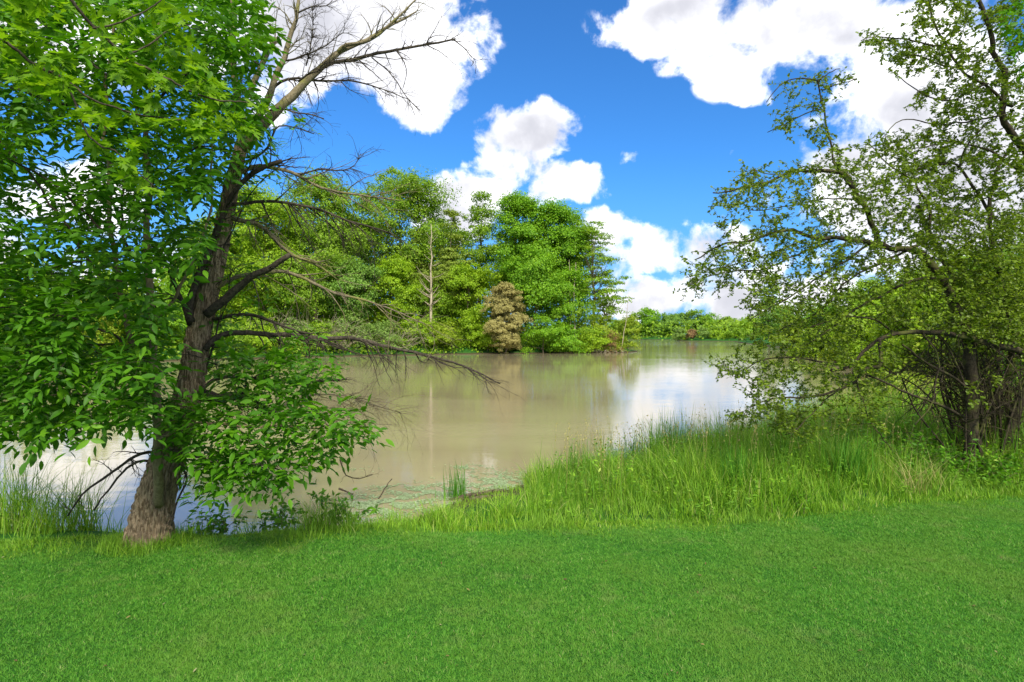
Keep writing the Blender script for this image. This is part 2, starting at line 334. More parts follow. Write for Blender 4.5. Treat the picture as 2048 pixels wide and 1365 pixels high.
# ================================================================ distant trees
def profile(kind, t):
    if kind == 'dome': return np.sqrt(np.clip(1 - ((t - .42) / .60) ** 2, 0, 1))
    if kind == 'round': return np.sqrt(np.clip(1 - ((t - .5) / .52) ** 2, 0, 1))
    if kind == 'cone': return np.clip(1.05 - t, 0, 1) ** .75 * np.clip(t * 6, 0, 1)
    if kind == 'tall': return np.clip(np.sin(np.clip(t, 0, 1) * math.pi) ** .55, 0, 1)
    if kind == 'bush': return np.sqrt(np.clip(1 - (t * .98) ** 2, 0, 1))
    if kind == 'layer': return np.clip(np.sin(np.clip(t * .93 + .07, 0, 1) * math.pi), 0, 1) ** .6 * (.62 + .38 * np.abs(np.sin(t * 13)))
def crown(mb, base, H, z0, rad, kind, nclump, rc, per, leaf, r, flat=.85, tmpl=DIAM, lean=(0, 0), hollow=.45, sq=1.0):
    """nclump leaf clumps (each of sub-clumps) spread through an uneven envelope; returns clump centres"""
    t = r.random(nclump * 4); keep = r.random(nclump * 4) < (profile(kind, t) ** 1.6 + .06); t = t[keep][:nclump]; n = len(t)
    th = r.random(n) * 2 * math.pi; ph = r.random(4) * 6.28
    env = profile(kind, t) * (1 + .17 * np.sin(2 * th + ph[0] + 3 * t) + .13 * np.sin(3 * th + ph[1] - 5 * t) + .08 * np.sin(5 * th + ph[2] + 9 * t))
    q = (hollow + (1 - hollow) * r.random(n)) ** .7
    rr = np.maximum(env * rad - rc * .5, .05 * rad) * q
    zz = z0 + t * (H - z0 - rc * .3)
    C = np.stack([base[0] + rr * np.cos(th) + lean[0] * t, base[1] + rr * np.sin(th) * sq + lean[1] * t, base[2] + zz + r.normal(size=n) * .02 * H], -1)
    if kind != 'layer' and kind != 'cone':      # boughs: most clumps sit on rounded bulges of the envelope
        nb = 13 if kind != 'bush' else 7
        tb = (np.arange(nb) + r.random(nb)) / nb * .9 + .05; tb = 1 - (1 - tb) ** 1.15; hb = np.arange(nb) * 2.4 + r.random(nb)
        rb = np.minimum(rad, (H - z0) * .6) * (.30 + .16 * r.random(nb))
        eb = np.maximum(profile(kind, tb) * rad * (1 + .12 * r.normal(size=nb)) - rb * .85, 0)
        Bc = np.stack([base[0] + eb * np.cos(hb) + lean[0] * tb, base[1] + eb * np.sin(hb) * sq, base[2] + z0 + tb * (H - z0) - rb * .75 * tb], -1)
        Bc[:, 2] = np.maximum(Bc[:, 2], base[2] + z0 * .8 + (0 if kind == 'bush' else rb * .3))
        m = r.random(n) < .78; ib = r.integers(0, nb, n); dd = rvec(r, n); dd[:, 2] = dd[:, 2] * .7 + .28; dd = nrm(dd)
        C[m] = (Bc[ib] + dd * (rb[ib] * (.72 + .3 * r.random(n)))[:, None] * np.array([1, 1, .85]))[m]
    nsub = 7
    cs = rc * (.55 + .75 * r.random(n)) * (1.1 - .45 * t)
    dsub = rvec(r, n * nsub); dsub[:, 2] = np.abs(dsub[:, 2]) * .9 - .28
    S = np.repeat(C, nsub, 0) + dsub * (np.repeat(cs, nsub) * r.uniform(.6, 1.5, len(dsub)))[:, None] * np.array([1, 1, flat])
    k = max(1, int(per / nsub)); rs = np.repeat(cs, nsub) * .66
    d = rvec(r, len(S) * k); rad_ = r.random(len(d)) ** .45
    Pn = np.repeat(S, k, 0) + d * (np.repeat(rs, k) * rad_)[:, None] * np.array([1, 1, flat * .9])
    outw = nrm(Pn - np.array([base[0] + lean[0] * .5, base[1], base[2] + z0 + (H - z0) * .45]))
    N = nrm(d * .7 + outw * .7 + np.array([0, 0, .6]) + r.normal(size=d.shape) * .45)
    T = nrm(np.cross(N, rvec(r, len(N))) + np.array([0, 0, -.25]))
    rn = np.clip(.5 + .20 * r.normal(size=len(Pn)) + np.repeat(r.normal(size=len(S)) * .13, k), 0, 1)
    leaves(mb, Pn, T, N, leaf * (.6 + .8 * r.random(len(Pn))), tmpl, rn)
    return C
def trunk_limbs(mb, base, H, C, r, r0, z0, frac=.8, nl=14, sides=7, lean=(0, 0)):
    n = 10; t = np.linspace(0, 1, n)
    wob = np.cumsum(r.normal(size=(n, 2)), 0) * .008 * H; wob -= wob[0]
    pts = np.stack([base[0] + wob[:, 0] + lean[0] * t ** 1.5 * frac, base[1] + wob[:, 1], base[2] - .25 + t * (H * frac + .25)], -1)
    rad = r0 * (1 - .82 * t) * (1 + .5 * np.exp(-t * 14)); tube(mb, pts, rad, sides)
    if len(C):
        sel = C[r.permutation(len(C))[:nl]]
        for c in sel:
            h = (c[2] - base[2]) / H; tt = np.clip((h * .72) / frac, .12, .97); a = np.array([np.interp(tt, t, pts[:, q]) for q in range(3)])
            mid = a * .45 + c * .55 + np.array([0, 0, -.04 * H * (1 if r.random() < .5 else -.2)])
            q = smooth_path([a, mid, c], 6); rr = np.interp(tt, t, rad)
            tube(mb, q, np.linspace(rr * .5, r0 * .05, 6), 4)
TREES = []
def far_tree(name, label, cat, px, pyb, pyt, wpx, Yd, kind, mat, nclump=60, rc=None, per=150, leaf=.22, z0=.18, seed=0, group=None, bark='far', flat=.85, r0=None, tmpl=DIAM, lean=0, parts=True, nl=14, hollow=.45, sq=1.0, frac=.8):
    r = np.random.default_rng(seed + 1000)
    x = (px - 1024) / F * Yd; z = g1(x, Yd); base = np.array([x, Yd, z])
    H = CH + (HZ - pyt) / F * Yd - z; rad = wpx / 2 / F * Yd
    rc = rc or max(.35, rad * .30)
    root = empty(name, tuple(base), label, cat, group)
    mc = MB(); C = crown(mc, base, H, z0 * H, rad, kind, int(nclump * (2.1 if kind in ('dome', 'round', 'tall') else 1.25)), rc, per, leaf, r, flat, tmpl, (lean / F * Yd, 0), hollow, sq)
    mt = MB(); trunk_limbs(mt, base, H, C, r, r0 or max(.05, H * .013), z0, frac, nl, lean=(lean / F * Yd, 0))
    mt.build('trunk' if kind != 'bush' else 'stems', BK[bark], root, base, True)
    mc.build('crown' if kind != 'bush' else 'foliage', LM[mat], root, base)
    return root
IG = 'trees standing on the island'
T = far_tree
T('broadleaf_tree', 'tall rounded dense green tree with a dome crown, highest on the island', 'tree', 800, 706, 336, 215, 80, 'dome', 'mid', 150, 1.7, 210, .24, .30, 1, IG)
T('broadleaf_tree', 'tall light green tree beyond the dead branches, just left of the dome-crowned tree', 'tree', 640, 706, 352, 190, 76, 'dome', 'mid', 130, 1.6, 200, .24, .28, 2, IG)
T('broadleaf_tree', 'tall yellowish green tree showing directly right of the big leaning trunk', 'tree', 520, 710, 372, 170, 70, 'dome', 'bright', 110, 1.5, 200, .23, .25, 3, IG)
T('cypress_tree', 'feathery yellow green conifer behind the bleached snag', 'tree', 905, 706, 416, 105, 76, 'cone', 'feath', 120, 1.1, 190, .19, .22, 4, IG, flat=.4)
T('cypress_tree', 'feathery pale conifer just left of the bleached snag', 'tree', 835, 706, 450, 95, 78, 'cone', 'feath', 100, 1.0, 180, .19, .30, 5, IG, flat=.4)
T('poplar_tree', 'tall tree with thin spiky open top between the feathery conifer and the bright maples', 'tree', 963, 706, 384, 75, 77, 'tall', 'mid', 60, 1.0, 110, .22, .3, 6, IG, hollow=.1)
T('maple_tree', 'bright lush green maple rising behind the browned cedar', 'tree', 1040, 706, 380, 120, 79, 'tall', 'lush', 120, 1.35, 190, .23, .28, 7, IG)
T('maple_tree', 'lush green maple with two round tops, next right of the one behind the browned cedar', 'tree', 1112, 706, 394, 115, 80, 'tall', 'lush', 110, 1.3, 190, .23, .28, 8, IG)
T('maple_tree', 'lower bright green maple bulging forward above the browned cedar', 'tree', 1065, 706, 495, 120, 76, 'round', 'lush', 70, 1.25, 190, .22, .35, 9, IG)
T('layered_tree', 'open tree with flat layered boughs at the right end of the island', 'tree', 1192, 706, 428, 120, 79, 'layer', 'mid', 66, 1.25, 130, .21, .2, 10, IG, flat=.3, hollow=.1, nl=40)
T('layered_tree', 'thin tree holding low flat boughs furthest out over the water at the island tip', 'tree', 1215, 706, 545, 95, 78, 'layer', 'mid', 30, 1.0, 110, .2, .35, 11, IG, flat=.28, hollow=.1, nl=24)
T('broadleaf_tree', 'mid green tree filling the gap between dome-crowned tree and leaning trunk view, low crown', 'tree', 705, 708, 520, 110, 71, 'round', 'blue', 60, 1.2, 180, .21, .3, 12, IG)
T('broadleaf_tree', 'bright green young tree left of the bleached snag with low full crown', 'tree', 785, 708, 510, 95, 73, 'tall', 'bright', 70, 1.0, 170, .2, .22, 13, IG)
T('broadleaf_tree', 'slim dark green tree behind the bright maples near their right side', 'tree', 1150, 706, 420, 80, 84, 'tall', 'mid', 60, 1.2, 150, .23, .3, 14, IG, hollow=.2)
T('broadleaf_tree', 'shaded green tree seen through the lower dead branches', 'tree', 590, 712, 500, 120, 66, 'round', 'mid', 60, 1.1, 170, .2, .3, 15, IG)
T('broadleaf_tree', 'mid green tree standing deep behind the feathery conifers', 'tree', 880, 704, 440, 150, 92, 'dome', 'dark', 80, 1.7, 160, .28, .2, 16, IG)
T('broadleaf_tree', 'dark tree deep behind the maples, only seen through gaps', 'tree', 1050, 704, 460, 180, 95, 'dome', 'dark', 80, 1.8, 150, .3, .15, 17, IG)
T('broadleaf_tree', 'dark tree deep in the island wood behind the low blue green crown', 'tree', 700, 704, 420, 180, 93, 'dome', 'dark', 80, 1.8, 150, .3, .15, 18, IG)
T('broadleaf_tree', 'leafy green tree on the shore behind the leaning trunk itself', 'tree', 430, 714, 430, 150, 64, 'round', 'bright', 80, 1.3, 190, .2, .2, 19, IG)
T('broadleaf_tree', 'green tree deep in the wood above the heap of dead brush', 'tree', 610, 704, 430, 190, 92, 'dome', 'mid', 90, 1.8, 160, .28, .1, 20, IG)
T('broadleaf_tree', 'green tree deep in the wood seen right of the leaning trunk', 'tree', 500, 706, 450, 190, 86, 'dome', 'mid', 90, 1.8, 160, .28, .1, 21, IG)
T('broadleaf_tree', 'bright tree low behind the bushes between snag and browned cedar', 'tree', 940, 706, 520, 110, 74.5, 'round', 'bright', 60, 1.1, 170, .2, .2, 22, IG)
T('broadleaf_tree', 'low tree behind the bleached snag, its crown just over the bushes', 'tree', 850, 706, 560, 110, 75, 'round', 'mid', 60, 1.1, 170, .2, .15, 23, IG)
T('broadleaf_tree', 'green tree filling the wood between the two pale trunks and the maples', 'tree', 1130, 706, 530, 110, 77.5, 'round', 'lush', 60, 1.1, 170, .2, .2, 24, IG)
LG = 'trees on the shore at the left'
for k, (px, pt, wd, Yd, mt, lb) in enumerate([
    (360, 560, 110, 56, 'lush', 'low green tree on the left shore just left of the leaning trunk'),
    (270, 575, 110, 54, 'bright', 'bright low tree on the left shore seen between the young stems'),
    (180, 600, 120, 50, 'yell', 'yellow green low tree on the left shore seen through a leaf gap'),
    (90, 590, 120, 48, 'bright', 'bright low tree on the left shore behind the drooping ash leaves'),
    (0, 600, 140, 45, 'mid', 'green low tree on the left shore at the picture edge')]):
    T('shore_tree', lb, 'tree', px, 725, pt, wd, Yd, 'round', mt, 60, .9, 150, .17, .08, 30 + k, LG)
# shrubs along the island waterline
SG = 'shrubs along the island waterline'
sh = [(455, 716, 650, 100, 58, 'mid', 'green shrub on the shore touching the leaning trunk at its right'), (540, 716, 655, 90, 60, 'bright', 'bright shrub at the waterline behind the longest bare limb, near the trunk'), (590, 714, 640, 90, 63, 'pale', 'pale shrub at the waterline behind the dead limbs'), (500, 716, 610, 100, 62, 'bright', 'taller bright shrub behind the dead limbs near the trunk'),
 (640, 712, 640, 90, 64, 'mid', 'green shrub hanging over dead brush at the waterline'),
 (700, 711, 628, 80, 66, 'pale', 'grey green shrub above the heap of dead brush'),
 (770, 710, 640, 90, 68, 'pale', 'pale grey green shrub between the dead brush and bright bushes'),
 (830, 709, 632, 80, 70, 'bright', 'bright green bush at the foot of the bleached snag'),
 (885, 708, 640, 70, 71, 'yell', 'yellow green bush right beside the foot of the bleached snag'),
 (940, 708, 612, 70, 72, 'bright', 'pointed bright yellow green bush left of the browned cedar'),
 (975, 708, 650, 50, 72, 'bright', 'small bright bush touching the left foot of the browned cedar'),
 (1085, 708, 622, 110, 73, 'lush', 'dark lush bush right of the browned cedar'),
 (1130, 707, 645, 90, 73.5, 'lush', 'rounded lush green bush in the middle of the island tip'),
 (1150, 706, 600, 130, 76, 'mid', 'broad green thicket behind the island tip bushes'),
 (1185, 707, 655, 80, 74.5, 'bright', 'bright bush low over the water near the island tip'),
 (1212, 706, 625, 90, 77, 'yell', 'yellow green thicket behind the reddish dead bush'),
 (1255, 705, 628, 60, 79, 'yell', 'yellow green bush forming the very tip of the island')]
for k, (px, pb, pt, wd, Yd, mt, lb) in enumerate(sh):
    T('shore_shrub', lb, 'shrub', px, pb, pt, wd, Yd, 'bush', mt, 46, .8, 130, .17, .02, 50 + k, SG, hollow=.5, frac=.6, flat=.7, nl=8)
T('dead_shrub', 'reddish dry bush at the water on the island tip', 'shrub', 1222, 706, 660, 46, 75.5, 'bush', 'rust', 24, .6, 110, .11, .02, 70, None, hollow=.4, frac=.6, nl=20)
T('cedar_tree', 'browned dying cedar with a rounded shaggy crown at the waterline', 'tree', 1012, 708, 560, 92, 71.5, 'tall', 'brown', 210, .46, 240, .12, .02, 71, None, flat=1.0, hollow=.1, tmpl=DIAM)

# island undergrowth: a shaded mass nobody could count
r = np.random.default_rng(90); mb = MB(); n = 80000
x = r.uniform(-60, 15, n * 3); y = r.uniform(40, 100, n * 3); s = sdist(x, y, ISLE); k = s > .3; x, y, s = x[k][:n], y[k][:n], s[k][:n]
z = gz(x, y) + r.random(len(x)) ** 1.1 * np.where(s > 9, 9.5, np.where(s > 3, 3.0, 1.3)) * (.7 + .4 * np.sin(x * .8 + np.sin(y * .5)))
N = nrm(rvec(r, len(x)) + np.array([0, 0, .8])); leaves(mb, np.stack([x, y, z], -1), nrm(np.cross(N, rvec(r, len(x)))), N, r.uniform(.2, .42, len(x)) * np.where(s > 13, 2.0, 1), DIAM, r.random(len(x)))
tag(mb.build('undergrowth', LM['mid']), 'dark leafy undergrowth between the island trunks', 'undergrowth', kind='stuff')

# bleached snag and bare slim trunks
def snag(name, label, px, pyb, pyt, Yd, w0, seed, bark='snag', nb=26, lean=0, group=None, bl=.16):
    r = np.random.default_rng(seed); x = (px - 1024) / F * Yd; z = g1(x, Yd); base = np.array([x, Yd, z]); H = CH + (HZ - pyt) / F * Yd - z
    root = empty(name, tuple(base), label, 'tree', group); mt = MB(); t = np.linspace(0, 1, 12)
    wob = np.cumsum(r.normal(size=(12, 2)), 0) * .006 * H
    pts = np.stack([x + wob[:, 0] + lean / F * Yd * t, Yd + wob[:, 1], z - .2 + t * (H + .2)], -1); rad = w0 / 2 / F * Yd * (1 - .85 * t)
    tube(mt, pts, rad, 7); ml = mt
    for q in range(nb):
        tt = r.uniform(.3, .97); a = np.array([np.interp(tt, t, pts[:, c]) for c in range(3)]); th = r.random() * 6.28; L = H * bl * (1.15 - tt) * r.uniform(.5, 1.3)
        d = np.array([math.cos(th), math.sin(th), r.uniform(.25, 1.1)]); p2 = smooth_path([a, a + d * L * .5, a + d * L + [0, 0, L * .15]], 5); rr = np.interp(tt, t, rad)
        tube(ml, p2, np.linspace(rr * .4, .012, 5), 4)
    mt.build('trunk', BK[bark], root, base, True)
    return root
snag('dead_tree', 'bleached bare dead tree with upswept twigs on the island shore', 860, 707, 448, 72, 7, 201, nb=46)
SL = 'slim bare trunks showing among the island trees'
for k, (px, pt, w0, ln, lb) in enumerate([(1141, 520, 4, 3, 'slim pale trunk, left one of the pair beside the layered tree'), (1150, 525, 4, 2, 'slim pale trunk, right one of the pair beside the layered tree'),
     (692, 560, 6, 0, 'brown bare trunk low between the dead branches and the island brush'), (682, 540, 5, -4, 'thinner brown trunk just left of the brown bare trunk'),
     (833, 590, 4, -10, 'thin leaning pale trunk left of the bleached snag'), (947, 560, 4, 14, 'thin leaning trunk beside the browned cedar top'),
     (1241, 585, 2, 16, 'bare pole leaning right over the tip of the island')]):
    snag('bare_trunk', lb, px, 707, pt, 73 if px < 900 else 76, w0, 210 + k, 'snag' if px > 760 else 'far', 6, ln, SL, .1)

# dead brush heaps on the island shore
def brush(name, label, px, py, wpx, hpx, Yd, n, seed, mat='snag', thick=.02):
    r = np.random.default_rng(seed); x0 = (px - 1024) / F * Yd; z = max(g1(x0, Yd), WL) - .05; base = np.array([x0, Yd, z]); mb = MB()
    for q in range(n):
        a = base + np.array([r.uniform(-.5, .5) * wpx / F * Yd, r.uniform(-1.2, 1.2), r.uniform(0, .3) * hpx / F * Yd])
        th = r.uniform(0, 6.28); L = hpx / F * Yd * r.uniform(.5, 1.1); d = np.array([math.cos(th) * .8, math.sin(th) * .5, r.uniform(.1, 1)])
        p = smooth_path([a, a + d * L * .5 + r.normal(size=3) * L * .08, a + d * L + np.array([0, 0, -.15 * L])], 6); tube(mb, p, np.linspace(thick * r.uniform(.7, 1.6), .006, 6), 4)
        for _ in range(3):
            b = p[r.integers(2, 5)]; e = nrm(d + r.normal(size=3) * .7) * L * .35; tube(mb, smooth_path([b, b + e * .5, b + e], 4), np.linspace(thick * .5, .005, 4), 3)
    return tag(mb.build(name, BK[mat], None, base, True), label, 'brush')
brush('dead_brush', 'heap of bleached dead brush on the shore under the lowest long dead limb', 660, 700, 90, 75, 64, 90, 301)
brush('dead_brush', 'brownish dead brush standing at the waterline left of the bleached snag', 775, 706, 90, 60, 67.5, 80, 302, thick=.016)
brush('dead_brush', 'flat grey driftwood twigs at the water below the reddish dry bush', 1215, 707, 70, 12, 74.2, 30, 303)
brush('dead_brush', 'pale dead brush on the shore right behind the leaning trunk', 520, 712, 110, 70, 60, 70, 304)

# far shore and right-hand shore
FG = 'trees along the far shore'
fr = [(1275, 625, 60, 262, 'mid', 'lowest of the far trees, showing at the island tip'), (1300, 614, 52, 258, 'lush', 'green far shore tree with the pointed top'),
 (1332, 626, 56, 255, 'blue', 'bluish far shore tree between the pointed one and the broad one'), (1360, 624, 60, 256, 'blue', 'bluish broad far shore tree left of the rounded group'),
 (1392, 619, 66, 252, 'mid', 'broad rounded far shore tree, highest of the middle group'), (1418, 628, 50, 250, 'lush', 'green far shore tree sloping down to the right of the rounded group'),
 (1452, 636, 44, 240, 'mid', 'small pointed far shore tree right of the rounded group'), (1478, 640, 46, 235, 'mid', 'low far shore tree left of the lone spruce'),
 (1505, 634, 60, 215, 'bright', 'bright far tree in front of the lone spruce'), (1570, 610, 80, 180, 'mid', 'far tree behind the hawthorn twigs right of the spruce'),
 (1625, 600, 90, 165, 'blue', 'bluish far tree behind the hawthorn twigs'), (1240, 640, 60, 266, 'mid', 'far tree mostly hidden behind the island tip')]
for k, (px, pt, wd, Yd, mt, lb) in enumerate(fr):
    T('far_tree', lb, 'tree', px, 682, pt, wd, Yd, 'round', mt, 36, 2.1, 90, .55, .05, 400 + k, FG, nl=6, hollow=.5)
T('spruce_tree', 'lone narrow spruce on the far shore seen through the hawthorn twigs', 'tree', 1540, 680, 528, 62, 150, 'cone', 'blue', 90, 1.3, 110, .34, .05, 420, None, flat=.3)
for k, (px, pt, wd, Yd, mt, lb) in enumerate([(1360, 655, 32, 200, 'pale', 'low pale shrub at the left end of the far spit'), (1383, 659, 26, 199, 'rust', 'low reddish shrub on the far spit'), (1405, 656, 34, 198, 'pale', 'rounded pale shrub right of the reddish one on the far spit'),
    (1438, 660, 40, 196, 'bright', 'low bright shrub on the far spit'), (1472, 655, 50, 192, 'mid', 'green shrub at the right of the far spit')]):
    T('far_shrub', lb, 'shrub', px, 684, pt, wd, Yd, 'bush', mt, 26, .9, 80, .36, .02, 430 + k, 'shrubs on the far spit', nl=3, frac=.5)
mb = MB(); n = 14000; r = np.random.default_rng(95)
x = np.concatenate([r.uniform(-300, 75, n), r.uniform(60, 300, n)]); y = np.concatenate([r.uniform(236, 330, n), r.uniform(180, 300, n)])
k = sdist(x, y, FARL) > .5; x, y = x[k], y[k]; z = gz(x, y) + r.random(len(x)) ** 1.2 * 7
N = nrm(rvec(r, len(x)) + np.array([0, -.3, .8])); leaves(mb, np.stack([x, y, z], -1), nrm(np.cross(N, rvec(r, len(x)))), N, r.uniform(.7, 1.6, len(x)), DIAM, r.random(len(x)))
tag(mb.build('far_woodland', LM['mid']), 'far-off belt of woodland behind the far shore trees', 'woodland', kind='stuff')
RG = 'trees and bushes on the right shore behind the hawthorn'
rs = [(1850, 560, 150, 25, 'bright', 'round', 'bright young tree right behind the leaning hawthorn trunk'), (1975, 545, 150, 19, 'yell', 'round', 'yellow green young tree behind the right hawthorn stems'), (1745, 610, 120, 33, 'bright', 'round', 'bright young tree behind the bend of the low hawthorn limb'),
 (1660, 610, 100, 62, 'lush', 'round', 'green tree on the right shore left of the tall pair behind the hawthorn'), (1740, 560, 130, 58, 'mid', 'round', 'tall green tree behind the hawthorn twigs, left of the tall pair'),
 (1830, 535, 140, 50, 'bright', 'round', 'bright tree behind the arching hawthorn limb'), (1930, 500, 170, 44, 'bright', 'dome', 'large bright tree behind the hawthorn stems'), (2040, 470, 170, 40, 'lush', 'dome', 'tall green tree behind the right picture edge'),
 (1590, 640, 70, 90, 'yell', 'bush', 'yellow green thicket far along the right shore'), (1640, 650, 80, 60, 'bright', 'bush', 'bright thicket on the right shore just above the water line'),
 (1700, 640, 90, 45, 'yell', 'bush', 'yellow green bush on the right shore beneath the hawthorn limb'), (1790, 650, 130, 31, 'bright', 'bush', 'bright bush behind the low hawthorn limb'),
 (1880, 640, 150, 24, 'yell', 'bush', 'yellow green bush behind the hawthorn tangle'), (1990, 620, 170, 19, 'bright', 'bush', 'bright leafy bush right behind the hawthorn stems'), (1820, 760, 130, 17.5, 'yell', 'bush', 'low yellow green bush between the tall grass and the water'), (2080, 700, 160, 14, 'lush', 'bush', 'green bush at the right edge behind the tangle'), (1920, 800, 150, 13.5, 'bright', 'bush', 'low bright bush at the foot of the hawthorn tangle')]
for k, (px, pt, wd, Yd, mt, kd, lb) in enumerate(rs):
    T('shore_tree' if kd != 'bush' else 'shore_bush', lb, 'tree' if kd != 'bush' else 'bush', px, 0, pt, wd, Yd, kd, mt, 80, None, 170, .075 + .0022 * Yd, .06, 450 + k, RG, nl=16, frac=.7)

# ================================================================ branch growing tools
class Skel:
    """nodes of a growing tree; new sprays attach to the nearest one"""
    def __init__(s): s.P = np.zeros((0, 3)); s.R = np.zeros(0); s.D = np.zeros((0, 3))
    def add(s, pts, rad):
        pts = np.asarray(pts); s.P = np.vstack([s.P, pts]); s.R = np.concatenate([s.R, np.broadcast_to(rad, (len(pts),))]); s.D = np.vstack([s.D, nrm(np.gradient(pts, axis=0))])
def limb_pts(pl, Y0, Y1, n=None, wob=0.0, r=None, dep=None):
    pl = np.asarray(pl, float); d = np.concatenate([[0], np.cumsum(np.linalg.norm(np.diff(pl, axis=0), axis=1))]); t = d / d[-1]
    pts = np.array([P(a[0], a[1], Y0 + (Y1 - Y0) * q) for a, q in zip(pl, t)])
    if dep is not None: pts = np.array([P(a[0], a[1], Y0 + (Y1 - Y0) * q + (dep[i] if i < len(dep) else 0)) for i, (a, q) in enumerate(zip(pl, t))])
    n = n or max(8, int(d[-1] / 12)); q = smooth_path(pts, n)
    if wob:
        w_ = np.cumsum(r.normal(size=(n, 3)), 0) * wob; w_ -= np.linspace(0, 1, n)[:, None] * w_[-1]; w_[0] = 0; q = q + w_
    return q
def grow(mb, p0, d0, L, r0, r, lvl, anchors=None, droop=0.0, nch=4, spread=.8, wob=.12, sides=4, curl=None, lenf=.45):
    n = 6 if lvl > 0 else 5; p = np.array(p0, float); d = nrm(np.array(d0, float)); pts = [p.copy()]
    cv = r.normal(size=3) * (.10 if curl is None else curl)
    for i in range(n):
        d = nrm(d + r.normal(size=3) * wob + cv + np.array([0, 0, -droop])); p = p + d * L / n; pts.append(p.copy())
    pts = np.array(pts); rad = np.linspace(r0, max(r0 * .25, .0012), n + 1); tube(mb, pts, rad, sides if lvl > 0 else 3)
    if anchors is not None and lvl <= 1:
        anchors.append((pts, lvl))
    if lvl > 0:
        for c in range(nch):
            k = r.integers(1, n + 1); base = pts[k]; dd = nrm(pts[k] - pts[k - 1]); e = nrm(dd + rvec(r, 1)[0] * spread)
            grow(mb, base, e, L * lenf * r.uniform(.6, 1.3), rad[k] * .65, r, lvl - 1, anchors, droop, nch, spread, wob, 3, curl, lenf)
def inpoly(x, y, poly):
    return sdist(np.asarray(x, float), np.asarray(y, float), np.asarray(poly, float)) > 0
def targets(poly, holes, n, r, Yf):
    poly = np.asarray(poly, float); out = []
    lo, hi = poly.min(0), poly.max(0)
    while len(out) < n:
        x, y = r.uniform(lo[0], hi[0]), r.uniform(lo[1], hi[1])
        if not inpoly([x], [y], poly)[0]: continue
        if any((((x - h[0]) / h[2]) ** 2 + ((y - h[1]) / h[3]) ** 2) < 1 for h in holes): continue
        out.append(P(x, y, Yf(x, y, r)))
    return np.array(out)
def colonize(sk, tg, mb, r, rmax=.012, rmin=.003, up=.15, droop=.0, anchors=None, bend=.25, nodestep=6, maxd=9e9):
    dmin = np.array([np.min(np.linalg.norm(sk.P - t, axis=1)) for t in tg]); order = np.argsort(dmin)
    for i in order:
        t = tg[i]; d = np.linalg.norm(sk.P - t, axis=1) * (1 + .25 * np.maximum(0, (sk.P[:, 2] - t[2])))
        k = int(np.argmin(d)); a = sk.P[k]; L = np.linalg.norm(t - a)
        if L < .05 or L > maxd: continue
        m1 = a + nrm(nrm(t - a) + sk.D[k] * .5)[...] * L * .4 + np.array([0, 0, up * L * .4]) + r.normal(size=3) * L * bend * .25
        m2 = a + (t - a) * .75 + np.array([0, 0, up * L * .35]) + r.normal(size=3) * L * bend * .2
        n = max(5, int(L / .09)); q = smooth_path([a, m1, m2, t + np.array([0, 0, -droop * L])], n)
        ra = min(sk.R[k] * .7, rmin + rmax * min(1, L / 1.2)); rad = np.linspace(ra, rmin * .6, n); tube(mb, q, rad, 5)
        sk.add(q[1:], rad[1:])
        if anchors is not None: anchors.append((q, 2))

# ================================================================ the big leaning tree
TB = P(300, 1078, 5.45); TB[2] = g1(TB[0], TB[1])
root = empty('leaning_tree', tuple(TB), 'big leaning tree with furrowed bark and long bare dead limbs at the lawn edge', 'tree')
r = np.random.default_rng(11)
tp = [(300, 1086, 96), (303, 1050, 86), (312, 1000, 78), (327, 950, 72), (347, 880, 68), (372, 800, 60), (386, 740, 57), (391, 700, 57), (400, 650, 53), (412, 600, 49), (428, 540, 45), (442, 480, 40), (452, 430, 37), (462, 380, 33), (473, 335, 29), (482, 295, 26), (494, 262, 24)]
pl = np.array([(a, b) for a, b, c in tp], float); Yt = lambda py: 5.45 + (1078 - py) / 800 * .55
pts = smooth_path([P(a, b, Yt(b)) for a, b, c in tp], 240); wd = np.interp(np.linspace(0, 1, 240), np.linspace(0, 1, len(tp)), [c for a, b, c in tp])
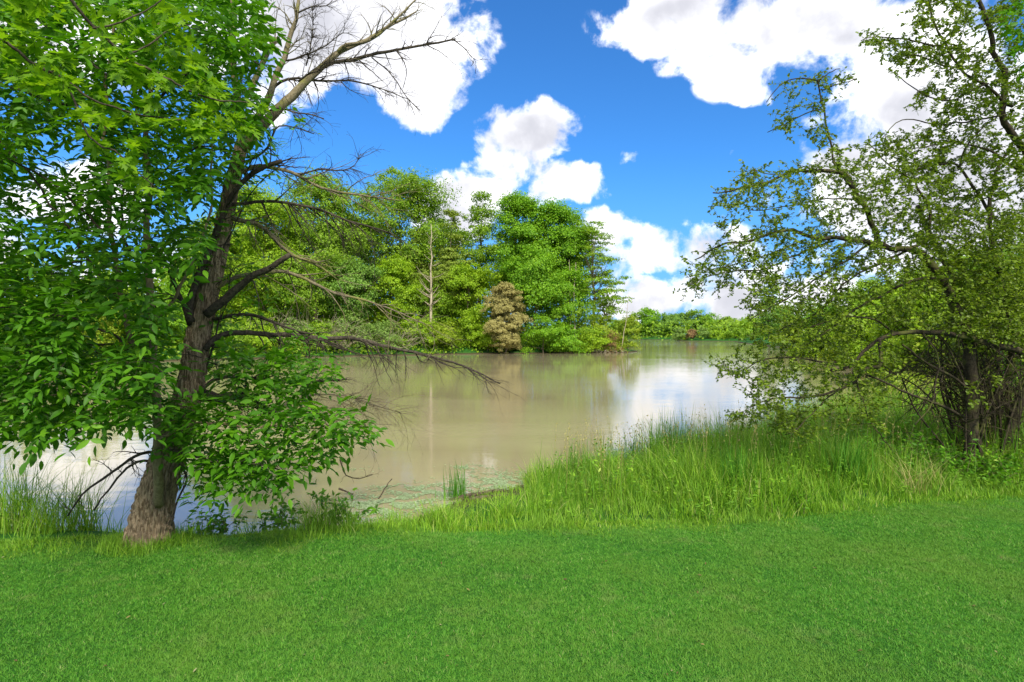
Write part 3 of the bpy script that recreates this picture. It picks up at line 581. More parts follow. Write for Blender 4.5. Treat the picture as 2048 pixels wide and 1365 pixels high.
# radius against height rather than index
hh = np.array([P(a, b, Yt(b))[2] for a, b, c in tp]); rad = .88 * np.interp(pts[:, 2], hh, [c / 2 / F * Yt(b) for a, b, c in tp])
def furrow_tube(mb, pts, rad, sides, r, depth=.13, nf=17, flare=0.0):
    n = len(pts); T_ = nrm(np.gradient(pts, axis=0)); U = nrm(np.cross(T_, np.array([0, 1.0, 0]))); W = np.cross(T_, U)
    th = np.arange(sides) * 2 * math.pi / sides; s = np.concatenate([[0], np.cumsum(np.linalg.norm(np.diff(pts, axis=0), axis=1))])
    TH, S = np.meshgrid(th, s); ph = r.random(12) * 6.28
    wv = .35 * np.sin(S * 7 + ph[0] + 3 * TH) + .3 * np.sin(S * 17 + ph[1] - 2 * TH) + .18 * np.sin(S * 41 + ph[2] + 5 * TH)
    f = np.abs(np.sin((nf * TH + wv * 3.2) * .5 + ph[3])) * .6 + np.abs(np.sin((nf * 1.6 * TH - wv * 4 + S * 2.2) * .5 + ph[4])) * .4
    f = 1 - (1 - f) ** 1.6; f = f * (.75 + .25 * np.sin(S * 55 + ph[5] + 7 * TH + wv * 5))
    low = .05 * np.sin(2 * TH + S * 1.4 + ph[6]) + .04 * np.sin(3 * TH - S * 2.1 + ph[7])
    fl = flare * np.exp(-S / .22) * (1 + .6 * np.sin(5 * TH + ph[8]) + .3 * np.sin(9 * TH + ph[9]))
    rr = rad[:, None] * (.95 - depth * .6 + depth * f + low + fl)
    V = pts[:, None] + rr[..., None] * (np.cos(th)[None, :, None] * U[:, None] + np.sin(th)[None, :, None] * W[:, None])
    i = np.arange(n - 1)[:, None] * sides; j = np.arange(sides)[None]; j2 = (j + 1) % sides
    mb.add(V.reshape(-1, 3), np.stack([i + j, i + j2, i + sides + j2, i + sides + j], -1).reshape(-1, 4), f.ravel())
mb = MB(); furrow_tube(mb, pts, rad, 150, r, .24, 24, .05)
# bark streaked dark and light by noise stretched along the trunk
m, g = newmat('deeply furrowed grey brown bark')
at = g.n('ShaderNodeAttribute', attribute_name='rnd'); tc = g.n('ShaderNodeTexCoord'); oc = tc.outputs['Object']
mp = g.n('ShaderNodeMapping'); mp.inputs['Scale'].default_value = (20, 20, 2.6); g.t.links.new(oc, mp.inputs[0])
n1 = g.noise(mp.outputs[0], 2.6, 8, .65, .8); n2 = g.noise(oc, 3.0, 4, .6)
c = g.mix(g.mr(n1, .40, .60), (.13, .092, .052, 1), (.42, .32, .20, 1)); c = g.mix(g.mr(n2, .42, .62, 0, .45), c, (.15, .115, .08, 1))
p = g.n('ShaderNodeBsdfPrincipled'); g.set(p.inputs['Base Color'], c); p.inputs['Roughness'].default_value = .92; p.inputs['Specular IOR Level'].default_value = .12
b = g.n('ShaderNodeBump'); b.inputs['Strength'].default_value = .9; b.inputs['Distance'].default_value = .025; g.t.links.new(n1, b.inputs['Height']); g.t.links.new(b.outputs[0], p.inputs['Normal'])
o = g.n('ShaderNodeOutputMaterial'); g.t.links.new(p.outputs[0], o.inputs[0]); BIG = m
mb.build('trunk', BIG, root, TB, True)
skb = Skel(); skb.add(pts[::6], rad[::6])
def dead_limb(pl, w0, w1, Y0, Y1, mat='dead', ntw=10, tl=.45, seed=0, droop=.05, bias=None, sides=9, lv=1, t0=.15, label=None, wob=.004):
    r = np.random.default_rng(seed); q = limb_pts(pl, Y0, Y1, wob=wob, r=r); n = len(q); t = np.linspace(0, 1, n)
    rad = (w0 + (w1 - w0) * t) / 2 / F * (Y0 + (Y1 - Y0) * t); mb = MB(); tube(mb, q, rad, sides, rough=.22, rg=r)
    Dq = nrm(np.gradient(q, axis=0))
    for i in range(int(ntw * (1.3 if mat == 'lich' else 2.1))):
        k = int(np.clip(r.uniform(t0, 1) * n, 1, n - 1)); s = rvec(r, 1)[0] * .9
        if bias is not None: s = s + np.array(bias)
        d = nrm(Dq[k] * .7 + s * .8); grow(mb, q[k], d, tl * r.uniform(.4, 1.5), max(.0034, min(rad[k] * .55, .008)), r, lv, None, droop, 5, .7, .14, 4)
    o = mb.build('limb', BK[mat], root, TB, True)
    if label: o['label'] = label
    skb.add(q[::3], rad[::3]); return q
UPB = (.15, 0, .5)
dead_limb([(486, 300), (512, 262), (540, 236), (572, 206), (598, 180), (622, 155), (651, 128), (674, 107)], 24, 11, 5.98, 6.3, 'lich', 5, .35, 1, bias=UPB, sides=12, t0=.3, label='thick forked upper limb reaching right into the sky')
dead_limb([(672, 109), (705, 92), (737, 78), (770, 58), (800, 42), (832, 24)], 10, 3, 6.3, 6.8, 'lich', 8, .3, 2, bias=UPB)
dead_limb([(674, 107), (690, 92), (733, 82), (763, 60), (799, 30), (836, -4)], 8, 3, 6.3, 6.5, 'lich', 8, .3, 3, bias=UPB)
dead_limb([(651, 131), (676, 125), (704, 122), (770, 105), (812, 97), (868, 87), (911, 78)], 8, 3, 6.25, 6.9, 'dead', 10, .35, 4, bias=(.1, 0, .1))
dead_limb([(908, 80), (926, 96), (944, 114), (954, 121)], 2.5, 1, 6.9, 7.0, 'dead', 3, .12, 5, bias=(0, 0, -.3))
dead_limb([(743, 115), (779, 145), (803, 181), (820, 202), (840, 221)], 2.6, 1.2, 6.5, 6.7, 'dead', 6, .2, 6, bias=(0, 0, -.3))
dead_limb([(530, 200), (555, 168), (588, 157), (631, 161), (697, 161), (737, 170), (770, 181), (816, 198)], 6, 1.6, 6.1, 6.6, 'dead', 14, .28, 7, bias=(.1, 0, -.6))
dead_limb([(500, 268), (514, 240), (539, 194), (552, 158), (569, 122), (582, 82), (592, 43), (599, -8)], 15, 6, 6.0, 6.2, 'lich', 14, .32, 8, bias=(0, 0, .4), sides=10)
dead_limb([(572, 122), (600, 112), (621, 105), (654, 89), (672, 76), (686, 66)], 4, 1.5, 6.1, 6.1, 'dead', 8, .28, 9, bias=UPB)
dead_limb([(596, 26), (625, 14), (651, 12), (668, -4)], 3.5, 1.2, 6.1, 6.2, 'dead', 4, .2, 10, bias=UPB)
dead_limb([(612, 132), (620, 100), (623, 66), (625, 22)], 3, 1, 6.1, 6.1, 'dead', 26, .16, 11, bias=(.0, 0, .35), t0=.1)
dead_limb([(596, 164), (612, 150), (640, 140), (668, 128)], 4, 2, 6.05, 6.0, 'dead', 10, .22, 12, bias=UPB)
dead_limb([(492, 270), (478, 215), (466, 150), (463, 90), (466, 40), (462, -10)], 15, 12, 6.0, 6.2, 'lich', 4, .3, 13, sides=10, label='upright broken top stem rising out of the frame')
dead_limb([(464, 40), (452, 14), (440, -10)], 7, 5, 6.2, 6.2, 'lich', 1, .2, 14)
dead_limb([(500, 190), (520, 140), (538, 98), (557, 77)], 12, 9, 6.1, 6.2, 'lich', 3, .3, 15, label='short broken stub sticking up out of the leaves')
dead_limb([(478, 330), (530, 300), (556, 252), (590, 254), (628, 268)], 5, 2, 5.9, 6.1, 'dead', 6, .3, 16)
dead_limb([(490, 262), (545, 222), (600, 228), (648, 238)], 5, 2, 5.9, 6.1, 'dead', 6, .3, 17)
dead_limb([(381, 645), (380, 603), (399, 547), (417, 500), (435, 458), (450, 412), (470, 380), (495, 356), (520, 341), (564, 323)], 15, 9, 5.62, 5.75, 'dead', 8, .3, 18, sides=10, t0=.35, label='dark curved limb crossing in front of the trunk')
dead_limb([(470, 350), (510, 334), (548, 338), (580, 344), (610, 359), (642, 375), (680, 386), (722, 392), (760, 396), (800, 402)], 9, 2, 5.9, 6.6, 'lich', 20, .42, 19, bias=(.1, 0, -.1))
dead_limb([(600, 350), (640, 340), (680, 342), (706, 334), (722, 308)], 4, 1.2, 6.1, 6.3, 'dead', 10, .3, 20, bias=(.2, 0, .2))
dead_limb([(455, 408), (500, 405), (545, 404), (606, 413), (651, 425), (697, 442), (745, 454), (784, 468)], 7, 2.5, 5.85, 6.6, 'dead', 16, .45, 21, bias=(.1, 0, -.4))
dead_limb([(450, 430), (474, 436), (526, 452), (555, 481), (580, 504), (613, 520), (645, 539), (674, 559)], 11, 3, 5.85, 6.3, 'lich', 16, .4, 22, bias=(.2, 0, -.1))
dead_limb([(412, 630), (442, 604), (474, 575), (510, 552), (545, 533), (580, 510)], 18, 10, 5.6, 5.6, 'dead', 3, .3, 23, sides=12, t0=.4, label='thick dark limb snapped off at its end')
dead_limb([(430, 578), (445, 568), (480, 555), (555, 546), (590, 554), (638, 575), (680, 591), (738, 604), (803, 626), (866, 655)], 9, 2, 5.8, 6.9, 'lich', 18, .5, 24, bias=(.1, 0, -.4))
dead_limb([(425, 640), (490, 630), (522, 636), (561, 649), (593, 662), (622, 668)], 8, 4, 5.75, 6.0, 'dead', 6, .3, 25, bias=(.1, 0, -.3))
dead_limb([(410, 700), (430, 680), (448, 671), (474, 665), (529, 667), (593, 670), (651, 676), (709, 678), (771, 694), (835, 708), (900, 725), (945, 742), (1000, 768)], 12, 2.2, 5.65, 7.3, 'dead', 22, .45, 26, bias=(.1, 0, -.7), label='longest bare limb reaching far over the water')
dead_limb([(400, 785), (420, 765), (436, 758), (492, 753), (563, 763), (628, 763), (694, 758)], 8, 4, 5.6, 6.1, 'dead', 6, .3, 27)
dead_limb([(396, 790), (420, 795), (445, 800), (488, 798), (520, 819), (558, 835)], 26, 9, 5.65, 6.2, 'dead', 3, .3, 28, sides=12, t0=.5, label='thick gnarled short limb low on the trunk', wob=.01)
dead_limb([(540, 826), (590, 800), (640, 788), (690, 790), (740, 806), (800, 826)], 5, 1.6, 6.2, 8.0, 'lich', 34, .6, 29, bias=(.3, 0, .1))
dead_limb([(560, 830), (610, 828), (660, 834), (700, 830)], 4, 1.5, 6.2, 7.2, 'dead', 14, .5, 30, bias=(.3, 0, .1))
dead_limb([(332, 905), (277, 913), (211, 955), (164, 992), (136, 1032)], 7, 3, 5.5, 5.8, 'dead', 4, .2, 31)
dead_limb([(328, 925), (272, 922), (225, 969), (188, 1020)], 6, 3, 5.5, 5.7, 'dead', 3, .2, 32)
dead_limb([(358, 930), (375, 960), (356, 1006), (343, 1052)], 5, 3, 5.4, 5.3, 'dead', 3, .2, 33)
dead_limb([(380, 650), (356, 584), (340, 550), (322, 520), (300, 480)], 10, 5, 5.65, 5.4, 'dead', 6, .3, 34)
dead_limb([(392, 690), (420, 600), (440, 520), (470, 460), (500, 400), (540, 350), (580, 318)], 4, 1.6, 5.7, 5.9, 'dead', 12, .35, 35)
dead_limb([(400, 760), (425, 700), (440, 640), (455, 600), (462, 540)], 5, 1.5, 5.7, 5.8, 'dead', 10, .35, 36)
# sparse living leaves of the leaning tree
r = np.random.default_rng(40); an = []; mt = MB()
tg = np.vstack([targets([(500, 260), (560, 205), (610, 250), (600, 330), (540, 400), (470, 420), (470, 320)], [], 26, r, lambda x, y, r: r.uniform(5.7, 6.2)),
                targets([(430, 440), (520, 440), (560, 560), (640, 640), (680, 720), (600, 740), (480, 720), (420, 700)], [(500, 500, 20, 20)], 40, r, lambda x, y, r: r.uniform(5.5, 6.4)),
                targets([(330, 760), (420, 700), (600, 690), (690, 730), (640, 830), (430, 880)], [], 30, r, lambda x, y, r: r.uniform(5.6, 6.6))])
colonize(skb, tg, mt, r, .006, .0025, .1, 0, an, .3)
mt.cm = 1
def leaf_sprays(mb, an, r, size, tmpl, per_m, pinn=0, hang=.35, clip=None, rbase=.5, minlen=0.0, spread=.7, hgrad=0.0):
    """leaves along twig paths; pinn > 0 makes compound leaves with that many leaflet pairs"""
    Ps, Ts, Ns, Ss, Rs = [], [], [], [], []
    for q, lvl in an:
        L = np.linalg.norm(np.diff(q, axis=0), axis=1).sum(); n = max(1, int(L * per_m + r.random()))
        t = r.uniform(.25 if lvl == 2 else .1, 1.0, n); ix = t * (len(q) - 1); i0 = np.minimum(ix.astype(int), len(q) - 2); f = (ix - i0)[:, None]
        B = q[i0] * (1 - f) + q[i0 + 1] * f; D = nrm(q[i0 + 1] - q[i0])
        for b, d in zip(B, D):
            if clip is not None and not clip(b): continue
            out = nrm(d * .5 + rvec(r, 1)[0] * spread + np.array([0, -.15, 0])); out[2] *= .6; out = nrm(out + np.array([0, 0, -hang * r.uniform(.2, 1)]))
            cr = np.clip(rbase + r.normal() * .16, 0, 1)
            if pinn:
                rl = size * r.uniform(1.6, 2.6); bend = np.array([0, 0, -.35]); side = nrm(np.cross(out, np.array([0, 0, 1.0])) + rvec(r, 1)[0] * .35); nn = nrm(np.cross(side, out)); nn = nn if nn[2] > 0 else -nn
                for k in range(pinn + 1):
                    tt = .3 + .7 * k / pinn; pos = b + out * rl * tt + bend * rl * tt * tt
                    dirs = [side, -side] if k < pinn else [None]
                    for sd in dirs:
                        ld = nrm(out * .55 + bend * tt * .8 + (sd * 1.0 if sd is not None else out) + r.normal(size=3) * .18)
                        Ps.append(pos); Ts.append(ld); Ns.append(nrm(nn + r.normal(size=3) * .28)); Ss.append(size * r.uniform(.55, 1.3)); Rs.append(np.clip(cr + r.normal() * .08, 0, 1))
            else:
                Ps.append(b); Ts.append(out); Ns.append(nrm(np.array([0, -.15, 1.0]) + r.normal(size=3) * .5)); Ss.append(size * r.uniform(.6, 1.25)); Rs.append(cr)
    if Ps: leaves(mb, np.array(Ps), np.array(Ts), np.array(Ns), np.array(Ss), tmpl, np.array(Rs))
leaf_sprays(mt, an, r, .075, OVAL, 20, 2, .3, rbase=.6); mt.build('crown', [BK['dead'], LM['ash']], root, TB)

# ================================================================ the young ash in front of it
r = np.random.default_rng(60)
AB = P(328, 1075, 5.30); AB[2] = g1(AB[0], AB[1])
root = empty('ash_tree', tuple(AB), 'young leafy ash with slender pale stems and drooping leaflets in front of the leaning trunk', 'tree')
ska = Skel(); mt = MB()
def stem(pl, w0, w1, Y0, Y1, sk, mb, r, sides=10, wob=.004, dep=None):
    q = limb_pts(pl, Y0, Y1, wob=wob, r=r, dep=dep); t = np.linspace(0, 1, len(q)); rad = (w0 + (w1 - w0) * t) / 2 / F * (Y0 + (Y1 - Y0) * t); tube(mb, q, rad, sides, rough=.06, rg=r); sk.add(q[::2], rad[::2]); return q
stem([(319, 1010), (317, 975), (316, 950), (315, 920), (314, 875), (312, 805), (310, 734), (307, 641), (298, 547), (296, 470), (302, 370), (296, 300), (300, 210), (310, 120), (320, 40), (330, -40)], 19, 6, 5.16, 5.0, ska, mt, r, dep=[.22, .10, .04])
mt.build('trunk', BK['young'], root, AB, True); mt = MB()
for pl, w0, w1, Y0, Y1 in [
    ([(312, 800), (300, 770), (285, 735), (265, 690), (250, 640), (235, 594), (225, 523), (213, 443), (207, 328), (205, 254), (215, 150), (230, 60), (235, -30)], 12, 5, 5.15, 4.7),
    ([(285, 735), (250, 690), (200, 660), (140, 640), (70, 622), (0, 615)], 6, 2.5, 5.1, 4.5),
    ([(235, 594), (190, 540), (150, 480), (100, 420), (50, 350), (0, 283)], 6, 3, 5.0, 4.6),
    ([(205, 464), (164, 423), (102, 369), (40, 330), (-20, 300)], 5, 3, 4.9, 4.4),
    ([(307, 641), (350, 590), (390, 500), (420, 420), (430, 330), (420, 240)], 7, 3, 5.1, 5.0),
    ([(298, 547), (260, 480), (250, 380), (262, 260), (280, 160)], 6, 3, 5.1, 5.3),
    ([(300, 210), (350, 160), (410, 120), (470, 100), (520, 130)], 6, 2.5, 5.1, 5.0),
    ([(302, 370), (350, 330), (400, 300), (440, 300), (470, 330)], 5, 2.5, 5.1, 5.0),
    ([(314, 880), (380, 850), (460, 845), (550, 850), (640, 852), (720, 842)], 8, 2.5, 5.1, 5.2),
    ([(314, 900), (370, 900), (430, 920), (500, 930), (560, 940)], 6, 2.5, 5.1, 4.9),
    ([(312, 820), (240, 800), (160, 790), (80, 795), (10, 790)], 7, 2.5, 5.1, 4.5),
    ([(314, 860), (250, 850), (180, 862), (110, 880)], 5, 2, 5.1, 4.8),
    ([(310, 734), (230, 700), (130, 700), (40, 710), (-20, 700)], 6, 2.5, 5.1, 5.8),
    ([(205, 254), (140, 220), (80, 200), (20, 180), (-30, 150)], 6, 3, 4.7, 4.5),
    ([(215, 150), (150, 100), (90, 60), (40, 0)], 5, 3, 4.7, 5.0),
    ([(225, 523), (150, 520), (80, 540), (10, 560)], 5, 2, 4.9, 5.3)]:
    m_ = MB(); stem(pl, w0, w1, Y0, Y1, ska, m_, r, 7, .008); m_.build('limb', BK['young' if w0 > 6 else 'dead'], root, AB, True)
def ash_clip(b):      # the ash thins out where it presses against the big trunk
    py = HZ - (b[2] - CH) * F / b[1]; px = 1024 + b[0] * F / b[1]; cx = np.interp(py, [260, 480, 620, 760, 930, 1075], [495, 442, 405, 380, 332, 300])
    if b[1] > 5.8: return True
    if 480 < py < 775 and cx - 36 < px < cx + 60: return False
    if 250 < py < 480 and px > cx - 40 and r.random() < .75: return False
    if py > 915 and px < cx + 60: return False
    return True
an = []
ash_poly = [(-120, -60), (500, -60), (530, 30), (535, 110), (490, 150), (530, 200), (500, 250), (470, 300), (450, 350), (460, 420), (430, 470), (400, 560), (340, 600), (330, 700), (330, 780), (250, 850), (180, 860), (90, 880), (-20, 850), (-120, 700)]
holes = [(110, 300, 42, 34), (130, 260, 26, 22), (85, 400, 34, 24), (150, 345, 26, 18), (70, 430, 30, 18), (130, 500, 40, 14), (255, 180, 22, 12), (340, 300, 14, 12), (340, 560, 40, 30), (200, 640, 60, 30), (40, 470, 26, 16), (60, 890, 60, 20), (225, 640, 60, 40), (170, 290, 20, 30), (240, 690, 30, 20), (20, 350, 20, 16)]
yd = lambda x, y, r: 5.1 + r.uniform(-.9, 1.1)
tg = np.vstack([targets(ash_poly, holes, 1500, r, yd),
    targets([(300, 790), (420, 790), (560, 810), (640, 810), (730, 825), (745, 860), (700, 895), (620, 925), (560, 950), (440, 950), (380, 920), (300, 890)], [], 170, r, lambda x, y, r: 5.15 + r.uniform(-.5, .5)),
    targets([(380, 900), (560, 920), (590, 960), (480, 985), (410, 1020), (400, 980)], [], 26, r, lambda x, y, r: 5.1 + r.uniform(-.4, .3)),
    targets([(420, 700), (560, 690), (650, 700), (670, 760), (560, 800), (450, 790)], [], 50, r, lambda x, y, r: 5.5 + r.uniform(-.4, .5)),
    targets([(0, 560), (300, 560), (320, 720), (300, 820), (100, 850), (0, 840)], [(210, 650, 50, 26)], 110, r, yd)])
colonize(ska, tg, mt, r, .006, .0022, .12, .05, an, .3)
mt.cm = 1; leaf_sprays(mt, an, r, .094, OVAL, 22, 2, .35, rbase=.48, clip=ash_clip); mt.build('crown', [BK['dead'], LM['ash']], root, AB)

# ================================================================ silver maple reaching in from the upper left
r = np.random.default_rng(61)
MBs = np.array([-5.2, 2.2, g1(-5.2, 2.2)])
root = empty('maple_tree', tuple(MBs), 'yellow green silver maple whose lobed-leaf branches reach in at the upper left corner', 'tree')
mt = MB(); t = np.linspace(0, 1, 30)[:, None]; q = MBs + np.array([0, 0, -.2]) + t * np.array([.5, .3, 7.5]); furrow_tube(mt, q, np.linspace(.24, .10, 30), 48, r, .14, 15, .1); mt.build('trunk', BIG, root, MBs, True)
skm = Skel(); skm.add(q, .1)
for pl, w0, w1, Y0, Y1, att in [
    ([(131, -10), (185, 57), (246, 111), (308, 144), (370, 176), (440, 200), (500, 205)], 7, 2.5, 3.3, 3.9, 1),
    ([(-40, 40), (0, 68), (62, 115), (135, 152), (205, 205), (290, 232), (360, 240)], 7, 2.5, 3.1, 3.6, 1),
    ([(90, 130), (140, 180), (172, 262), (200, 290), (230, 303), (270, 340), (310, 375)], 5, 2, 3.2, 3.4, 0),
    ([(246, 111), (300, 90), (340, 60), (380, 50)], 4, 2, 3.5, 3.7, 0),
    ([(185, 57), (230, 40), (300, 10), (350, -20)], 4, 2, 3.4, 3.6, 0)]:
    m_ = MB()
    if att:
        q0 = limb_pts(pl, Y0, Y1, wob=.004, r=r); st = MBs + np.array([.3, .2, 4.2 if pl[0][0] > 0 else 3.4]); cn = smooth_path([st, st * .5 + q0[0] * .5 + np.array([0, 0, .25]), q0[0]], 14); tube(m_, cn, np.linspace(.03, w0 / 2 / F * Y0, 14), 8)
    stem(pl, w0, w1, Y0, Y1, skm, m_, r, 7, .004); m_.build('limb', BK['dead'], root, MBs, True)
an = []; mt = MB()
tg = np.vstack([targets([(0, -40), (330, -40), (390, 60), (520, 190), (530, 240), (430, 250), (300, 200), (200, 160), (90, 120), (0, 60)], [], 75, r, lambda x, y, r: 3.3 + .0012 * x + r.uniform(-.3, .3)),
    targets([(0, 60), (100, 110), (220, 200), (350, 230), (500, 240), (520, 280), (400, 290), (330, 280), (200, 250), (120, 220), (0, 130)], [], 60, r, lambda x, y, r: 3.2 + .0012 * x + r.uniform(-.3, .3)),
    targets([(150, 240), (240, 290), (330, 370), (320, 400), (260, 370), (200, 310)], [], 16, r, lambda x, y, r: 3.4 + r.uniform(-.1, .2))])
colonize(skm, tg, mt, r, .004, .0016, .05, .08, an, .25); mt.cm = 1; leaf_sprays(mt, an, r, .095, MAPLE, 38, 0, .55, rbase=.5, spread=.9); mt.build('crown', [BK['dead'], LM['maple']], root, MBs)

# ================================================================ hawthorns at the right
r = np.random.default_rng(62)
HB = P(1930, 940, 8.2); HB[2] = g1(HB[0], HB[1])
root = empty('hawthorn_tree', tuple(HB), 'old hawthorn with arching limbs and small sparse leaves sweeping left over the water', 'tree')
skh = Skel(); mt = MB()
stem([(1927, 955), (1935, 900), (1938, 849), (1941, 767), (1934, 700), (1931, 664), (1906, 603), (1886, 562), (1873, 545), (1849, 513)], 25, 16, 8.2, 8.1, skh, mt, r, 14, .008)
mt.build('trunk', BK['haw'], root, HB, True)
HL = [([(1990, 950), (2020, 860), (2062, 760), (2048, 713), (2004, 697), (1963, 685), (1914, 674), (1845, 664), (1791, 668), (1758, 680), (1730, 701), (1697, 730), (1660, 742)], 22, 5, 8.4, 7.6),
 ([(1849, 513), (1820, 500), (1783, 498), (1742, 486), (1668, 482), (1611, 480), (1570, 466), (1504, 484), (1443, 492), (1390, 520)], 15, 2.5, 8.1, 7.4),
 ([(1760, 492), (1750, 451), (1728, 402), (1709, 373), (1689, 349), (1660, 347), (1586, 349), (1525, 369), (1470, 378), (1426, 386)], 13, 2.5, 8.0, 7.6),
 ([(1709, 373), (1690, 345), (1672, 328), (1664, 287), (1652, 230), (1639, 176), (1635, 160)], 6, 3, 7.95, 7.9),
 ([(1635, 162), (1600, 158), (1560, 172), (1533, 205)], 3, 1.5, 7.9, 7.9), ([(1650, 222), (1610, 228), (1570, 245), (1535, 265)], 3, 1.5, 7.9, 7.8), ([(1640, 180), (1670, 172), (1712, 158)], 3, 1.5, 7.9, 8.0), ([(1636, 165), (1660, 145), (1680, 138)], 3, 1.5, 7.9, 8.0),
 ([(1812, 500), (1845, 484), (1861, 443), (1850, 400), (1840, 381), (1824, 357), (1780, 330), (1740, 290)], 8, 2, 8.1, 8.0),
 ([(1697, 730), (1640, 722), (1580, 715), (1530, 722), (1490, 740)], 5, 2, 7.7, 7.2),
 ([(1758, 680), (1757, 725), (1720, 742), (1692, 770), (1640, 790), (1560, 800), (1500, 815)], 9, 2, 7.7, 7.2),
 ([(1705, 745), (1725, 800), (1745, 850), (1783, 900)], 4, 1.5, 7.6, 7.5), ([(1692, 770), (1650, 810), (1610, 850), (1570, 870)], 4, 1.5, 7.6, 7.2),
 ([(1805, 690), (1853, 722), (1914, 758), (1946, 787)], 5, 6, 7.9, 8.1), ([(1725, 742), (1790, 770), (1870, 808), (1930, 835)], 4, 6, 7.7, 8.1),
 ([(1845, 664), (1880, 720), (1870, 800), (1830, 850)], 4, 2, 7.8, 7.7),
 ([(1742, 486), (1690, 520), (1620, 560), (1560, 600), (1500, 640)], 6, 2, 8.0, 7.5), ([(1820, 500), (1760, 530), (1700, 560), (1640, 620), (1560, 660)], 6, 2, 8.1, 7.7),
 ([(1668, 482), (1600, 510), (1520, 540), (1440, 548), (1375, 570)], 5, 1.8, 7.9, 7.3), ([(1611, 480), (1560, 500), (1500, 520), (1420, 540)], 4, 1.5, 7.7, 7.4),
 ([(1886, 562), (1840, 560), (1780, 580), (1700, 620), (1620, 680), (1560, 700)], 8, 2, 8.1, 7.5), ([(1791, 668), (1740, 640), (1680, 640), (1600, 660)], 5, 2, 7.8, 7.6),
 ([(1689, 349), (1620, 335), (1560, 350), (1500, 340)], 4, 1.5, 8.0, 7.9), ([(1728, 402), (1660, 400), (1580, 410), (1500, 420)], 4, 1.5, 8.0, 7.8)]
for pl, w0, w1, Y0, Y1 in HL:
    w0 *= .85
    m_ = MB(); stem(pl, w0, w1, Y0, Y1, skh, m_, r, 9 if w0 > 8 else 6, .010); m_.build('limb', BK['haw'], root, HB, True)
an = []; mt = MB()
hy = lambda x, y, r: 7.4 + .0012 * (x - 1400) + r.uniform(-.9, .9)
tg = np.vstack([targets([(1365, 585), (1380, 530), (1440, 480), (1430, 390), (1500, 330), (1550, 345), (1640, 330), (1720, 330), (1800, 380), (1900, 420), (2060, 420), (2060, 700), (1900, 660), (1780, 640), (1640, 660), (1560, 640), (1500, 620), (1450, 560), (1400, 575)], [(1500, 440, 30, 16), (1600, 440, 25, 14), (1700, 450, 22, 12), (1850, 430, 20, 30)], 1050, r, hy),
    targets([(1640, 330), (1650, 250), (1700, 290), (1780, 250), (1830, 300), (1900, 330), (1900, 420), (1700, 360)], [], 70, r, hy),
    targets([(1530, 205), (1560, 165), (1625, 145), (1690, 135), (1715, 155), (1670, 190), (1655, 230), (1670, 300), (1620, 290), (1540, 270), (1540, 250), (1600, 220)], [], 48, r, lambda x, y, r: 7.9 + r.uniform(-.3, .3)),
    targets([(1420, 735), (1480, 690), (1540, 640), (1700, 640), (1780, 680), (1800, 740), (1760, 830), (1680, 850), (1600, 870), (1500, 850), (1430, 830), (1500, 790), (1480, 760)], [(1790, 760, 30, 30)], 330, r, hy),
    targets([(1560, 850), (1700, 840), (1660, 880), (1600, 900)], [], 10, r, hy)])
colonize(skh, tg, mt, r, .010, .0026, .10, .04, an, .35)
for q, lv in list(an):       # short side shoots
    for _ in range(2):
        k = r.integers(1, len(q)); grow(mt, q[k], nrm(nrm(q[k] - q[k - 1]) + rvec(r, 1)[0]), r.uniform(.08, .30), .003, r, 0, an, .02)
mt.cm = 1; leaf_sprays(mt, an, r, .045, SMALL, 60, 0, .25, rbase=.45, spread=1.0); mt.build('crown', [BK['haw'], LM['haw']], root, HB)

# tangle of thin dark stems at the foot
root2 = empty('thorn_thicket', tuple(P(1985, 950, 8.6) * [1, 1, 0] + [0, 0, g1(7.2, 8.6)]), 'dark tangled thicket of bare crossing stems at the foot of the hawthorn', 'thicket')
tb = np.array(root2.location); r = np.random.default_rng(63)
for part in range(95):
    m_ = MB()
    for i in range(1):
        x0 = r.uniform(1910, 2060); a = P(x0, 950, 8.0 + r.uniform(0, 1.6)); a[2] = g1(a[0], a[1]) - .05
        hh_ = r.uniform(1.2, 2.4); d = np.array([r.uniform(-.9, .5), r.uniform(-.3, .3), 0]); b_ = a + np.array([d[0] * .5, d[1] * .5, hh_ * .6]) + r.normal(size=3) * .12; c_ = a + np.array([d[0] * 1.4, d[1] * 1.2, hh_ * .95]) + r.normal(size=3) * .15; e_ = c_ + np.array([-.5 * r.random(), 0, -.5 * r.random()])
        q = smooth_path([a, b_, c_, e_], 16); tube(m_, q, np.linspace(r.uniform(.006, .026), .004, 16), 5, rough=.1, rg=r)
        for _ in range(7): k = r.integers(4, 15); grow(m_, q[k], nrm(nrm(q[k] - q[k - 1]) + rvec(r, 1)[0] * .9), r.uniform(.3, .7), .008, r, 1, None, .05, 4, .8, .16)
    m_.build('stem', BK['haw'], root2, tb, True)
an = []; mt = MB()
for i in range(50):
    a = P(r.uniform(1880, 2080), r.uniform(600, 930), 8.4 + r.uniform(-.6, 1.2)); grow(mt, a, rvec(r, 1)[0], .5, .004, r, 1, an, .05)
mt.cm = 1; leaf_sprays(mt, an, r, .06, SMALL, 26, 0, .25, rbase=.5, spread=1.0); mt.build('foliage', [BK['haw'], LM['haw']], root2, tb)

